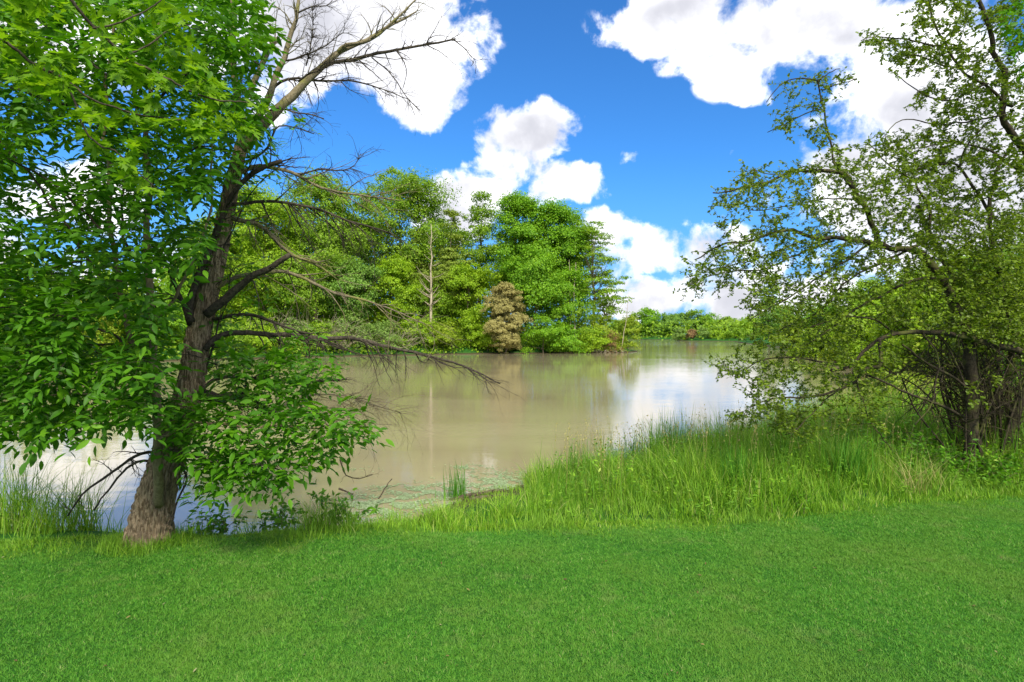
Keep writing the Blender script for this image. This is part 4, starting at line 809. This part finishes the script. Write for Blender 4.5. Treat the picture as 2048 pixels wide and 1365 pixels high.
# upright hawthorn at the top right
r = np.random.default_rng(64); UB = np.array([9.2, 9.0, 0.]); UB[2] = g1(UB[0], UB[1])
root = empty('hawthorn_tree', tuple(UB), 'taller upright hawthorn rising past the top right corner behind the arching one', 'tree')
sku = Skel(); mt = MB(); stem([(2190, 920), (2150, 700), (2120, 480), (2090, 360), (2048, 295), (2025, 262), (2013, 230), (2013, 156), (1992, 103), (1984, 41), (1966, -10), (1950, -60)], 26, 6, 9.0, 8.4, sku, mt, r, 12, .01); mt.build('trunk', BK['haw'], root, UB, True)
for pl, w0, w1, Y0, Y1 in [([(2025, 213), (1976, 168), (1922, 139), (1890, 90), (1865, 33), (1850, -20)], 6, 3, 8.6, 8.2), ([(2110, 500), (2060, 470), (1996, 451), (1947, 390), (1918, 340), (1860, 338), (1790, 350)], 8, 3, 8.8, 8.4),
    ([(1918, 340), (1930, 300), (1960, 260), (2000, 230)], 4, 2, 8.5, 8.5), ([(1890, 90), (1840, 85), (1790, 80), (1740, 75), (1722, 82)], 4, 1.5, 8.4, 8.0), ([(1922, 139), (1870, 130), (1830, 110), (1800, 125)], 4, 1.5, 8.4, 8.1),
    ([(1976, 168), (1910, 200), (1850, 190), (1790, 150)], 4, 1.5, 8.5, 8.1), ([(2013, 230), (1950, 240), (1880, 250), (1800, 240), (1760, 280)], 4, 1.5, 8.5, 8.2), ([(2090, 360), (2030, 340), (1960, 300), (1890, 290), (1820, 300)], 6, 2, 8.6, 8.3),
    ([(1984, 500), (2000, 561), (2013, 623), (2020, 700), (1996, 787), (1980, 849), (1996, 948)], 9, 14, 8.3, 8.8), ([(1984, 500), (1975, 420), (1990, 340), (2030, 280)], 9, 4, 8.3, 8.5), ([(1836, 410), (1850, 440), (1869, 474), (1890, 520), (1930, 600)], 9, 14, 9.3, 9.3)]:
    m_ = MB(); stem(pl, w0, w1, Y0, Y1, sku, m_, r, 8, .010); m_.build('limb', BK['haw'], root, UB, True)
an = []; mt = MB(); uy = lambda x, y, r: 8.5 + r.uniform(-.7, .7)
tg = np.vstack([targets([(1720, 85), (1745, 60), (1810, 75), (1850, -30), (2060, -30), (2060, 300), (1960, 320), (1800, 330), (1740, 300), (1770, 280), (1850, 260), (1800, 240), (1830, 200), (1780, 130)], [(1950, 75, 28, 30), (1830, 170, 20, 20), (1870, 20, 20, 15)], 340, r, uy),
    targets([(1780, 330), (2060, 280), (2060, 720), (1960, 640), (1850, 500), (1820, 420)], [], 300, r, uy),
    targets([(1850, 560), (2060, 560), (2060, 740), (1900, 700)], [], 60, r, uy)])
colonize(sku, tg, mt, r, .009, .0026, .12, .0, an, .35)
for q, lv in list(an):
    for _ in range(3):
        k = r.integers(1, len(q)); grow(mt, q[k], nrm(nrm(q[k] - q[k - 1]) + rvec(r, 1)[0]), r.uniform(.08, .30), .003, r, 0, an, .02)
mt.cm = 1; leaf_sprays(mt, an, r, .050, SMALL, 62, 0, .25, rbase=.45, spread=1.0); mt.build('crown', [BK['haw'], LM['haw']], root, UB)
# dark leafy bough at the corner
r = np.random.default_rng(65); DB = np.array([9.2, 7.6, 0.]); DB[2] = g1(DB[0], DB[1])
root = empty('broadleaf_tree', tuple(DB), 'dark green broad-leaved bough filling the top right corner', 'tree')
skd = Skel(); mt = MB(); stem([(2400, 960), (2360, 500), (2300, 200), (2200, 60), (2120, 20), (2050, 40)], 40, 4, 7.6, 7.4, skd, mt, r, 12, .01); mt.build('trunk', BK['haw'], root, DB, True)
an = []; mt = MB(); tg = targets([(2000, 30), (2040, -20), (2160, -20), (2160, 240), (2060, 170), (2010, 110)], [], 110, r, lambda x, y, r: 7.4 + r.uniform(-.6, .6)); colonize(skd, tg, mt, r, .008, .0025, .1, 0, an, .3)
mt.cm = 1; leaf_sprays(mt, an, r, .10, OVAL, 34, 0, .3, rbase=.5); mt.build('crown', [BK['haw'], LM['ash']], root, DB)

# ================================================================ grass
def blades(mb, B, H, W, r, seg=3, lean=.35, curve=.6, rnd=None, tip=.15):
    n = len(B); th = r.random(n) * 6.28; D = np.stack([np.cos(th), np.sin(th), np.zeros(n)], -1); ln = lean * r.random(n); cv = curve * r.random(n) ** 1.5
    fa = th + 1.57 + r.normal(size=n) * .5; Wd = np.stack([np.cos(fa), np.sin(fa), np.zeros(n)], -1)
    t = np.linspace(0, 1, seg + 1); V = []
    for k, tt in enumerate(t):
        c = B + D * (H * (ln * tt + cv * tt * tt))[:, None] + np.array([0, 0, 1]) * (H * (tt - .35 * cv * tt ** 2.2))[:, None]
        w_ = W * ((1 - tt) * (1 - tip) + tip) * (.7 + .3 * math.sin(min(1, tt * 2 + .3) * 1.57)) if k < seg else W * .06
        V += [c - Wd * np.atleast_1d(w_ / 2)[:, None], c + Wd * np.atleast_1d(w_ / 2)[:, None]]
    V = np.stack(V, 1); k = V.shape[1]; off = (np.arange(n) * k)[:, None, None]
    fc = np.array([(2 * i, 2 * i + 1, 2 * i + 3, 2 * i + 2) for i in range(seg)]); rn = r.random(n) if rnd is None else rnd
    mb.add(V.reshape(-1, 3), [(fc[None] + off).reshape(-1, 4)], np.repeat(rn, k)); return
def grassmat(name, cols, patch=None, trans=.3, sc1=.9):
    m, g = newmat(name); at = g.n('ShaderNodeAttribute', attribute_name='rnd'); c = ramp(g, at.outputs['Fac'], cols)
    if patch:
        tc = g.n('ShaderNodeTexCoord'); a = g.noise(tc.outputs['Object'], sc1, 4, .55, .3); b_ = g.noise(tc.outputs['Object'], sc1 * 3.7, 4, .6)
        c = g.mix(g.m('MULTIPLY', g.mr(a, .42, .68), .65), c, (*patch[0], 1)); c = g.mix(g.mr(b_, .55, .72, 0, .5), c, (*patch[1], 1))
    p = g.n('ShaderNodeBsdfPrincipled'); g.set(p.inputs['Base Color'], c); p.inputs['Roughness'].default_value = .55; p.inputs['Specular IOR Level'].default_value = .2
    t = g.n('ShaderNodeBsdfTranslucent'); g.set(t.inputs[0], g.mix(1.0, c, (1.2, 1.2, .6, 1), 'MULTIPLY'))
    x = g.n('ShaderNodeMixShader'); x.inputs[0].default_value = trans; g.t.links.new(p.outputs[0], x.inputs[1]); g.t.links.new(t.outputs[0], x.inputs[2])
    o = g.n('ShaderNodeOutputMaterial'); g.t.links.new(x.outputs[0], o.inputs[0]); return m
GL = grassmat('mown lawn', [(.04, .165, .014), (.072, .255, .02), (.12, .33, .03), (.18, .38, .045), (.40, .44, .18)], [(.15, .30, .035), (.22, .31, .08)])
GT = grassmat('tall bank grass', [(.06, .17, .010), (.12, .28, .014), (.20, .40, .020), (.30, .48, .035), (.46, .50, .16)], [(.20, .38, .04), (.06, .22, .02)], sc1=1.3)
GD = grassmat('dark reed', [(.045, .16, .012), (.08, .25, .018), (.13, .32, .03)])
GY = grassmat('dry straw', [(.30, .30, .08), (.42, .38, .14), (.5, .44, .2)])
r = np.random.default_rng(70); n = 1300000
d = 2.4 + (7.6 - 2.4) * r.random(n) ** .85; x = r.uniform(-1, 1, n) * (d * .98 + .5); k = (d < lawn_edge(x) + .12 + .1 * np.sin(x * 5)); x, d = x[k], d[k]
mb = MB(); z = gz(x, d); pn = .5 + .5 * np.sin(x * 1.7 + np.sin(d * 2.3) * 1.3) * np.sin(d * 1.9 + x * .6)
tuft = .5 + .5 * np.sin(x * 31 + 4 * np.sin(d * 17)) * np.sin(d * 37 + 3 * np.sin(x * 23))
h = .009 + .005 * pn + .009 * tuft + .011 * r.random(len(x)) ** 2
blades(mb, np.stack([x, d, z - .004], -1), h, .0024 + .0015 * r.random(len(x)) + .0005 * d, r, 2, 1.1, 1.2, np.clip(.36 + .12 * (pn - .5) + .25 * (tuft - .5) + .22 * r.normal(size=len(x)), 0, 1))
tag(mb.build('lawn_grass', GL), 'short mown green lawn grass across the foreground', 'grass', kind='stuff')
n = 70; d = r.uniform(2.7, 5.6, n); x = r.uniform(-1, 1, n) * d * .95; mb = MB(); N = nrm(np.array([0, 0, 1.0]) + r.normal(size=(n, 3)) * .35)
leaves(mb, np.stack([x, d, gz(x, d) + .018], -1), nrm(np.cross(N, rvec(r, n))), N, r.uniform(.012, .04, n), OVAL, r.random(n))
tag(mb.build('leaf_litter', leafmat('dry fallen leaf', [(.10, .075, .03), (.20, .16, .06), (.34, .31, .17)], .1, .7, .1)), 'small dry fallen leaves scattered over the lawn', 'leaves', kind='stuff')
# bank grass
def band(n, xlo, xhi, r, inner=0.0, shore=.0):
    x = r.uniform(xlo, xhi, n); e = lawn_edge(x) + inner; y = e + r.random(n) ** 1.1 * 14
    s = sdist(x, y, NEAR); k = (s > shore) & (np.abs(x) < y * .98 + .6); return x[k], y[k], s[k]
mb = MB(); r = np.random.default_rng(71)
x, y, s = band(230000, .2, 16, r, -.05, -.25); y0 = lawn_edge(x); dd = y - y0
h = np.clip(.12 + .42 * dd, .12, .72) * (.75 + .25 * np.sin(x * 2.1 + y * 1.3)) * r.uniform(.45, 1.3, len(x)) * np.clip((x - .0) / 1.6, .5, 1) * (1 + .22 * np.sin(x * 1.7 + 2) + .35 * np.sin(x * 7 + 2 * np.sin(y * 5)) * np.sin(y * 6 + x))
kp = r.random(len(x)) < np.clip(1.3 - dd * .11, .2, 1); x, y, h = x[kp], y[kp], h[kp]
blades(mb, np.stack([x, y, gz(x, y) - .01], -1), h, .007 + .005 * r.random(len(x)), r, 4, .38, .8, np.clip(.42 + .12 * np.sin(x * 9 + y * 4) + .27 * r.normal(size=len(x)), 0, 1))
x, y, s = band(30000, -2.2, .8, r, -.05, -.2); h = r.uniform(.06, .24, len(x)) * (.7 + .5 * np.sin(x * 6 + y * 3) ** 2) * np.where(y > lawn_edge(x) + .8, .5, 1)
blades(mb, np.stack([x, y, gz(x, y) - .01], -1), h, .006 + .004 * r.random(len(x)), r, 3, .4, .9, np.clip(.5 + .2 * r.normal(size=len(x)), 0, 1))
x, y, s = band(15000, -9, -2.0, r, -.12, -.1); h = r.uniform(.05, .22, len(x)) * (.5 + .8 * np.sin(x * 5 + y * 2) ** 2)
blades(mb, np.stack([x, y, gz(x, y) - .01], -1), h, .006 + .004 * r.random(len(x)), r, 3, .4, .9, np.clip(.3 + .2 * r.normal(size=len(x)), 0, 1))
x, y, s = band(16000, .4, 14, r, .2, .0); kk = (.5 + .5 * np.sin(x * 2.7 + 1) * np.sin(y * 3.1)) > r.random(len(x)) ** .6; x, y = x[kk][:1500], y[kk][:1500]; nl_ = 13
b_ = np.stack([x, y, gz(x, y)], -1); hh_ = r.uniform(.2, .7, len(x)) * np.clip(.35 + (y - lawn_edge(x)) * .5, .3, 1); tl_ = r.normal(size=(len(x), 2)) * .12
tt = r.uniform(.2, 1, (len(x), nl_)); pp = b_[:, None] + np.stack([tl_[:, None, 0] * tt * hh_[:, None], tl_[:, None, 1] * tt * hh_[:, None], tt * hh_[:, None]], -1); pp = pp.reshape(-1, 3); tv = nrm(rvec(r, len(pp)) * [1, 1, .4] + [0, 0, .25])
leaves(mb, pp, tv, nrm(np.array([0, 0, 1.0]) + r.normal(size=tv.shape) * .4), r.uniform(.03, .075, len(pp)), OVAL, np.clip(.3 + .2 * r.normal(size=len(pp)), 0, 1))
x, y, s = band(9000, .3, 15, r, .5, -.3); kk = (.5 + .5 * np.sin(x * 1.9 + y)) ** 3 > r.random(len(x)); x, y = x[kk], y[kk]
blades(mb, np.stack([x, y, gz(x, y) - .01], -1), r.uniform(.5, .95, len(x)), .012 + .006 * r.random(len(x)), r, 4, .15, .35, np.clip(.08 + .1 * r.random(len(x)), 0, 1))
x = r.uniform(-8, 9, 60000); dd = r.random(len(x)) ** 1.8 * .75 - .12; y = lawn_edge(x) + .15 - dd; rag = .5 + .5 * np.sin(x * 3.1 + 2 * np.sin(x * 1.3)) * np.sin(x * 7.7 + y * 4)
k = (dd < .12 + .45 * rag) & (sdist(x, y, NEAR) > .05); x, y, dd, rag = x[k], y[k], dd[k], rag[k]      # uneven uncut fringe between lawn and bank
blades(mb, np.stack([x, y, gz(x, y) - .01], -1), (.03 + .07 * rag * r.random(len(x))) * np.clip(1 - dd * .9, .4, 1), .004 + .003 * r.random(len(x)), r, 3, .6, 1.1, np.clip(.42 + .25 * r.normal(size=len(x)), 0, 1))
th = r.random(2600) * 6.28; q_ = .20 + .22 * r.random(2600) ** 1.5; x = TB[0] + np.cos(th) * q_; y = TB[1] + np.sin(th) * q_
blades(mb, np.stack([x, y, gz(x, y) - .01], -1), r.uniform(.04, .16, len(x)), .004 + .003 * r.random(len(x)), r, 3, .6, 1.0, np.clip(.35 + .25 * r.normal(size=len(x)), 0, 1))
tag(mb.build('bank_grass', GT), 'tall light green wild grass on the bank between lawn and water', 'grass', kind='stuff')
# seed stalks standing over the grass
mb = MB(); x, y, s = band(5000, .6, 15, r, 1.3, -.1); y0 = y
n = min(800, len(x)); x, y = x[:n], y[:n]
for i in range(n):
    b_ = np.array([x[i], y[i], g1(x[i], y[i])]); H_ = r.uniform(.65, 1.0); d_ = np.array([r.normal() * .12, r.normal() * .08, 1]); tpp = b_ + d_ * H_; q = smooth_path([b_, b_ + d_ * H_ * .5 + [0, 0, .03], tpp, tpp + np.array([r.normal() * .05, 0, .02])], 6); tube(mb, q, .0022, 3, .4)
    m_ = 8; tt = r.random(m_); pp = q[-2][None] + (q[-1] - q[-3])[None] * (tt[:, None] - .6) * 1.4
    leaves(mb, pp, nrm(np.tile(d_, (m_, 1)) + r.normal(size=(m_, 3)) * .4), rvec(r, m_), .028, DIAM, r.random(m_))
tag(mb.build('seed_stalks', GY), 'thin straw-coloured seed heads standing over the bank grass', 'grass', kind='stuff')
def clump(name, label, px, py, Yd, wpx, H, n, mat, seed, lean=.3, curve=.5, wd=.012, cat='reeds', group=None, rnd=None):
    r = np.random.default_rng(seed); x0 = (px - 1024) / F * Yd; b0 = np.array([x0, Yd, g1(x0, Yd)]); mb = MB(); rr = wpx / 2 / F * Yd
    x = x0 + r.normal(size=n) * rr * .55; y = Yd + r.normal(size=n) * rr * .45
    blades(mb, np.stack([x, y, np.maximum(gz(x, y), WL - .3) - .01], -1), H * r.uniform(.55, 1.1, n), wd * r.uniform(.7, 1.3, n), r, 5, lean, curve, np.clip(.5 + .25 * r.normal(size=n), 0, 1))
    return tag(mb.build(name, mat, None, b0), label, cat, group)
CG = 'clumps of reeds and sedge along the bank'
for a in [('reed_clump', 'upright dark reeds standing in the water beside the floating weed, left group', 915, 990, 8.7, 50, .62, 60, GD, 501, .15, .15, .014),
 ('reed_clump', 'upright dark reeds at the water, right of the sunken branch', 1150, 960, 9.4, 50, .75, 60, GD, 503, .15, .2, .014),
 ('reed_clump', 'tall spiky reeds standing highest against the white water', 1340, 900, 10.4, 70, 1.15, 90, GD, 504, .12, .15, .016),
 ('reed_clump', 'broad bladed dark iris clump in the middle of the bank grass', 1470, 1000, 7.2, 60, .72, 110, GD, 505, .15, .25, .018),
 ('reed_clump', 'broad bladed iris clump left of the dry straw tuft', 1700, 1000, 7.4, 70, .72, 120, GD, 506, .2, .3, .02),
 ('reed_clump', 'dark reeds in the grass beneath the lowest hawthorn twigs', 1570, 960, 8.4, 60, .8, 90, GD, 507, .15, .25, .014),
 ('sedge_clump', 'big arching sedge tussock at the left picture edge', 25, 1060, 6.0, 150, .85, 420, GT, 508, .5, .9, .010),
 ('sedge_clump', 'second arching sedge tussock between the picture edge and the leaning tree', 165, 1070, 6.1, 90, .72, 170, GT, 509, .5, .9, .009),
 ('sedge_clump', 'lower sedge right in front of the big left tussock', 80, 1085, 5.75, 90, .5, 190, GT, 510, .5, .9, .008),
 ('sedge_clump', 'green tuft beside the water right of the leafy low branches', 640, 1070, 5.95, 80, .38, 200, GT, 511, .6, .9, .008),
 ('sedge_clump', 'light green tussock on the bank below the floating weed', 880, 1040, 6.5, 90, .34, 260, GT, 512, .6, .9, .008),
 ('sedge_clump', 'light green tussock right of the one below the floating weed', 1015, 1030, 6.7, 70, .34, 200, GT, 513, .6, .9, .008),
 ('grass_tuft', 'dry straw yellow tuft leaning left in the bank grass', 1830, 1000, 7.0, 50, .6, 60, GY, 514, .5, .7, .007),
 ('grass_tuft', 'small dry straw tuft right of the leaning dry one', 1880, 1000, 7.2, 40, .5, 28, GY, 515, .5, .7, .007)]:
    clump(*a, group=CG, cat='reeds' if a[0] == 'reed_clump' else 'grass clump')
# leafy weeds
def weed(label, px, Yd, H, seed, n=14, leaf=.07, mat='ash', wpx=40):
    r = np.random.default_rng(seed); x0 = (px - 1024) / F * Yd; b0 = np.array([x0, Yd, g1(x0, Yd)]); ms = MB(); an = []
    for i in range(n):
        a = b0 + np.array([r.normal() * wpx / 2 / F * Yd, r.normal() * .12, -.02]); a[2] = g1(a[0], a[1]) - .02; grow(ms, a, np.array([r.normal() * .3, r.normal() * .3, 1]), H * r.uniform(.6, 1.1), .004, r, 1, an, .0, 2, .6)
    ms.cm = 1; leaf_sprays(ms, an, r, leaf, OVAL, 34, 0, .2, rbase=.55, spread=1.0); tag(ms.build('leafy_weed', [BK['young'], LM[mat]], None, b0), label, 'plant', 'leafy weeds on the bank')
for a in [('leafy green weed by the water directly right of the trunk foot', 430, 5.9, .3, 601), ('leafy weed at the water left of the green tuft', 560, 6.0, .35, 602), ('taller leafy weed at the water below the tip of the low branch', 690, 6.3, .5, 603),
          ('broad leafy weed in front of the thorn thicket', 1900, 7.8, .42, 604, 26, .07, 'ash', 90), ('broad leafy weed at the right edge before the thicket', 2010, 7.6, .4, 605, 26, .07, 'ash', 100), ('leafy weed clump between straw tuft and hawthorn trunk', 1860, 8.0, .5, 609, 24, .06, 'ash', 80), ('leafy weed clump under the hawthorn trunk fork at its right side', 1960, 8.0, .55, 610, 26, .06, 'lush', 90), ('small leafy weed in the grass left of the straw tuft', 1600, 6.5, .2, 606, 10, .05, 'ash', 40),
          ('upright leafy weed behind the dry straw tuft', 1790, 8.2, .65, 607, 24, .06, 'ash', 90)]:
    weed(*a)
# dandelion-like yellow flowers
r = np.random.default_rng(66); YM = leafmat('yellow petals', [(.7, .5, .02), (.8, .6, .03), (.85, .65, .05)], .2)
for k, (px, py, Yd, lb) in enumerate([(1412, 962, 8.0, 'yellow iris flower in the bank grass, left one'), (1426, 956, 8.1, 'yellow iris flower in the bank grass, right one'), (1764, 945, 7.8, 'orange yellow flower in the grass left of the straw tuft')]):
    c_ = P(px, py, Yd); b0 = np.array([c_[0], c_[1], g1(c_[0], c_[1])]); root = empty('yellow_flower', tuple(b0), lb, 'flower', 'yellow flowers in the bank grass')
    m1 = MB(); tube(m1, smooth_path([b0, (b0 + c_) / 2 + [.02, 0, 0], c_], 6), .003, 4); m1.build('stem', GD, root, b0); m2 = MB(); N = rvec(r, 9); leaves(m2, np.tile(c_, (9, 1)), nrm(N + [0, -.3, .5]), rvec(r, 9), .055, OVAL, r.random(9)); m2.build('petals', YM, root, b0)
# floating duckweed
mb = MB(); r = np.random.default_rng(73); DW = leafmat('duckweed', [(.19, .27, .11), (.27, .36, .17), (.38, .46, .25)], .1, .6, .2)
Ps = []
for (px, py, w_, h_, n) in [(770, 1010, 100, 22, 2600), (850, 985, 90, 16, 1700), (740, 1028, 60, 12, 900), (1000, 962, 80, 22, 1800), (935, 935, 40, 5, 260), (720, 940, 30, 3, 100), (960, 972, 120, 14, 900), (830, 1012, 150, 20, 900), (780, 975, 40, 4, 100), (650, 925, 18, 3, 60)]:
    qx = px + r.normal(size=n) * w_ * .5; qy = py + r.normal(size=n) * h_ * .5 ; Y_ = (CH - WL) * F / (qy - HZ); Ps.append(np.stack([(qx - 1024) / F * Y_, Y_, np.full(n, WL + .006)], -1))
Ps = np.vstack(Ps); f = np.sin(Ps[:, 0] * 9 + 3 * np.sin(Ps[:, 1] * 7)) + np.sin(Ps[:, 1] * 13 + 2 * np.sin(Ps[:, 0] * 11)) + r.normal(size=len(Ps)) * .5; Ps = Ps[f > -.3]
HEX = (np.array([(math.cos(a), math.sin(a), 0) for a in np.arange(6) * math.pi / 3]) * .5, [np.array([[0, 1, 2, 3, 4, 5]])])
th = r.random(len(Ps)) * 6.28; Ps[:, 2] += r.random(len(Ps)) * .004
leaves(mb, Ps, np.stack([np.cos(th), np.sin(th), th * 0], -1), np.tile([0, 0, 1.0], (len(Ps), 1)), r.uniform(.018, .042, len(Ps)), HEX, r.random(len(Ps)))
tag(mb.build('duckweed', DW), 'pale green floating duckweed on the water by the bank', 'duckweed', kind='stuff')
# sunken branches and sticks
def log(name, label, pl, w0, w1, Y0, Y1, seed, mat='driftw', ntw=5):
    r = np.random.default_rng(seed); q = limb_pts(pl, Y0, Y1, wob=.006, r=r); b0 = q[0].copy(); mb = MB(); tube(mb, q, np.linspace(w0, w1, len(q)) / 2 / F * Y0, 9, rough=.25, rg=r)
    for i in range(ntw): k = r.integers(2, len(q)); grow(mb, q[k], rvec(r, 1)[0] * [1, .6, .5] + [0, 0, .1], r.uniform(.08, .25), .004, r, 1, None, .0, 2)
    return tag(mb.build(name, BK[mat], None, b0, True), label, 'branch', 'fallen branches at the water edge')
log('fallen_branch', 'dark fallen branch in the reeds by the floating weed, left one', [(900, 1004), (925, 996), (953, 990), (980, 986), (1007, 981)], 12, 6, 8.55, 9.0, 701)
log('fallen_branch', 'straighter fallen branch lying right of the other by the reeds', [(938, 1000), (970, 996), (1007, 992), (1040, 990), (1071, 988)], 9, 6, 8.4, 8.5, 702)
log('fallen_branch', 'thin dark stick leaning out of the water beside the floating weed', [(757, 998), (770, 975), (784, 958)], 3, 1.5, 8.3, 8.5, 703, ntw=1)
log('fallen_branch', 'short dark stick lying on the water left of the floating weed', [(678, 978), (692, 984), (706, 989)], 4, 2.5, 8.9, 8.8, 704, ntw=1)
log('fallen_branch', 'thin twig arching from the water below the low leafy branch', [(680, 920), (690, 950), (715, 958), (745, 950)], 3, 1.5, 8.0, 8.4, 705, ntw=4)
print('scene built', len(bpy.data.objects))
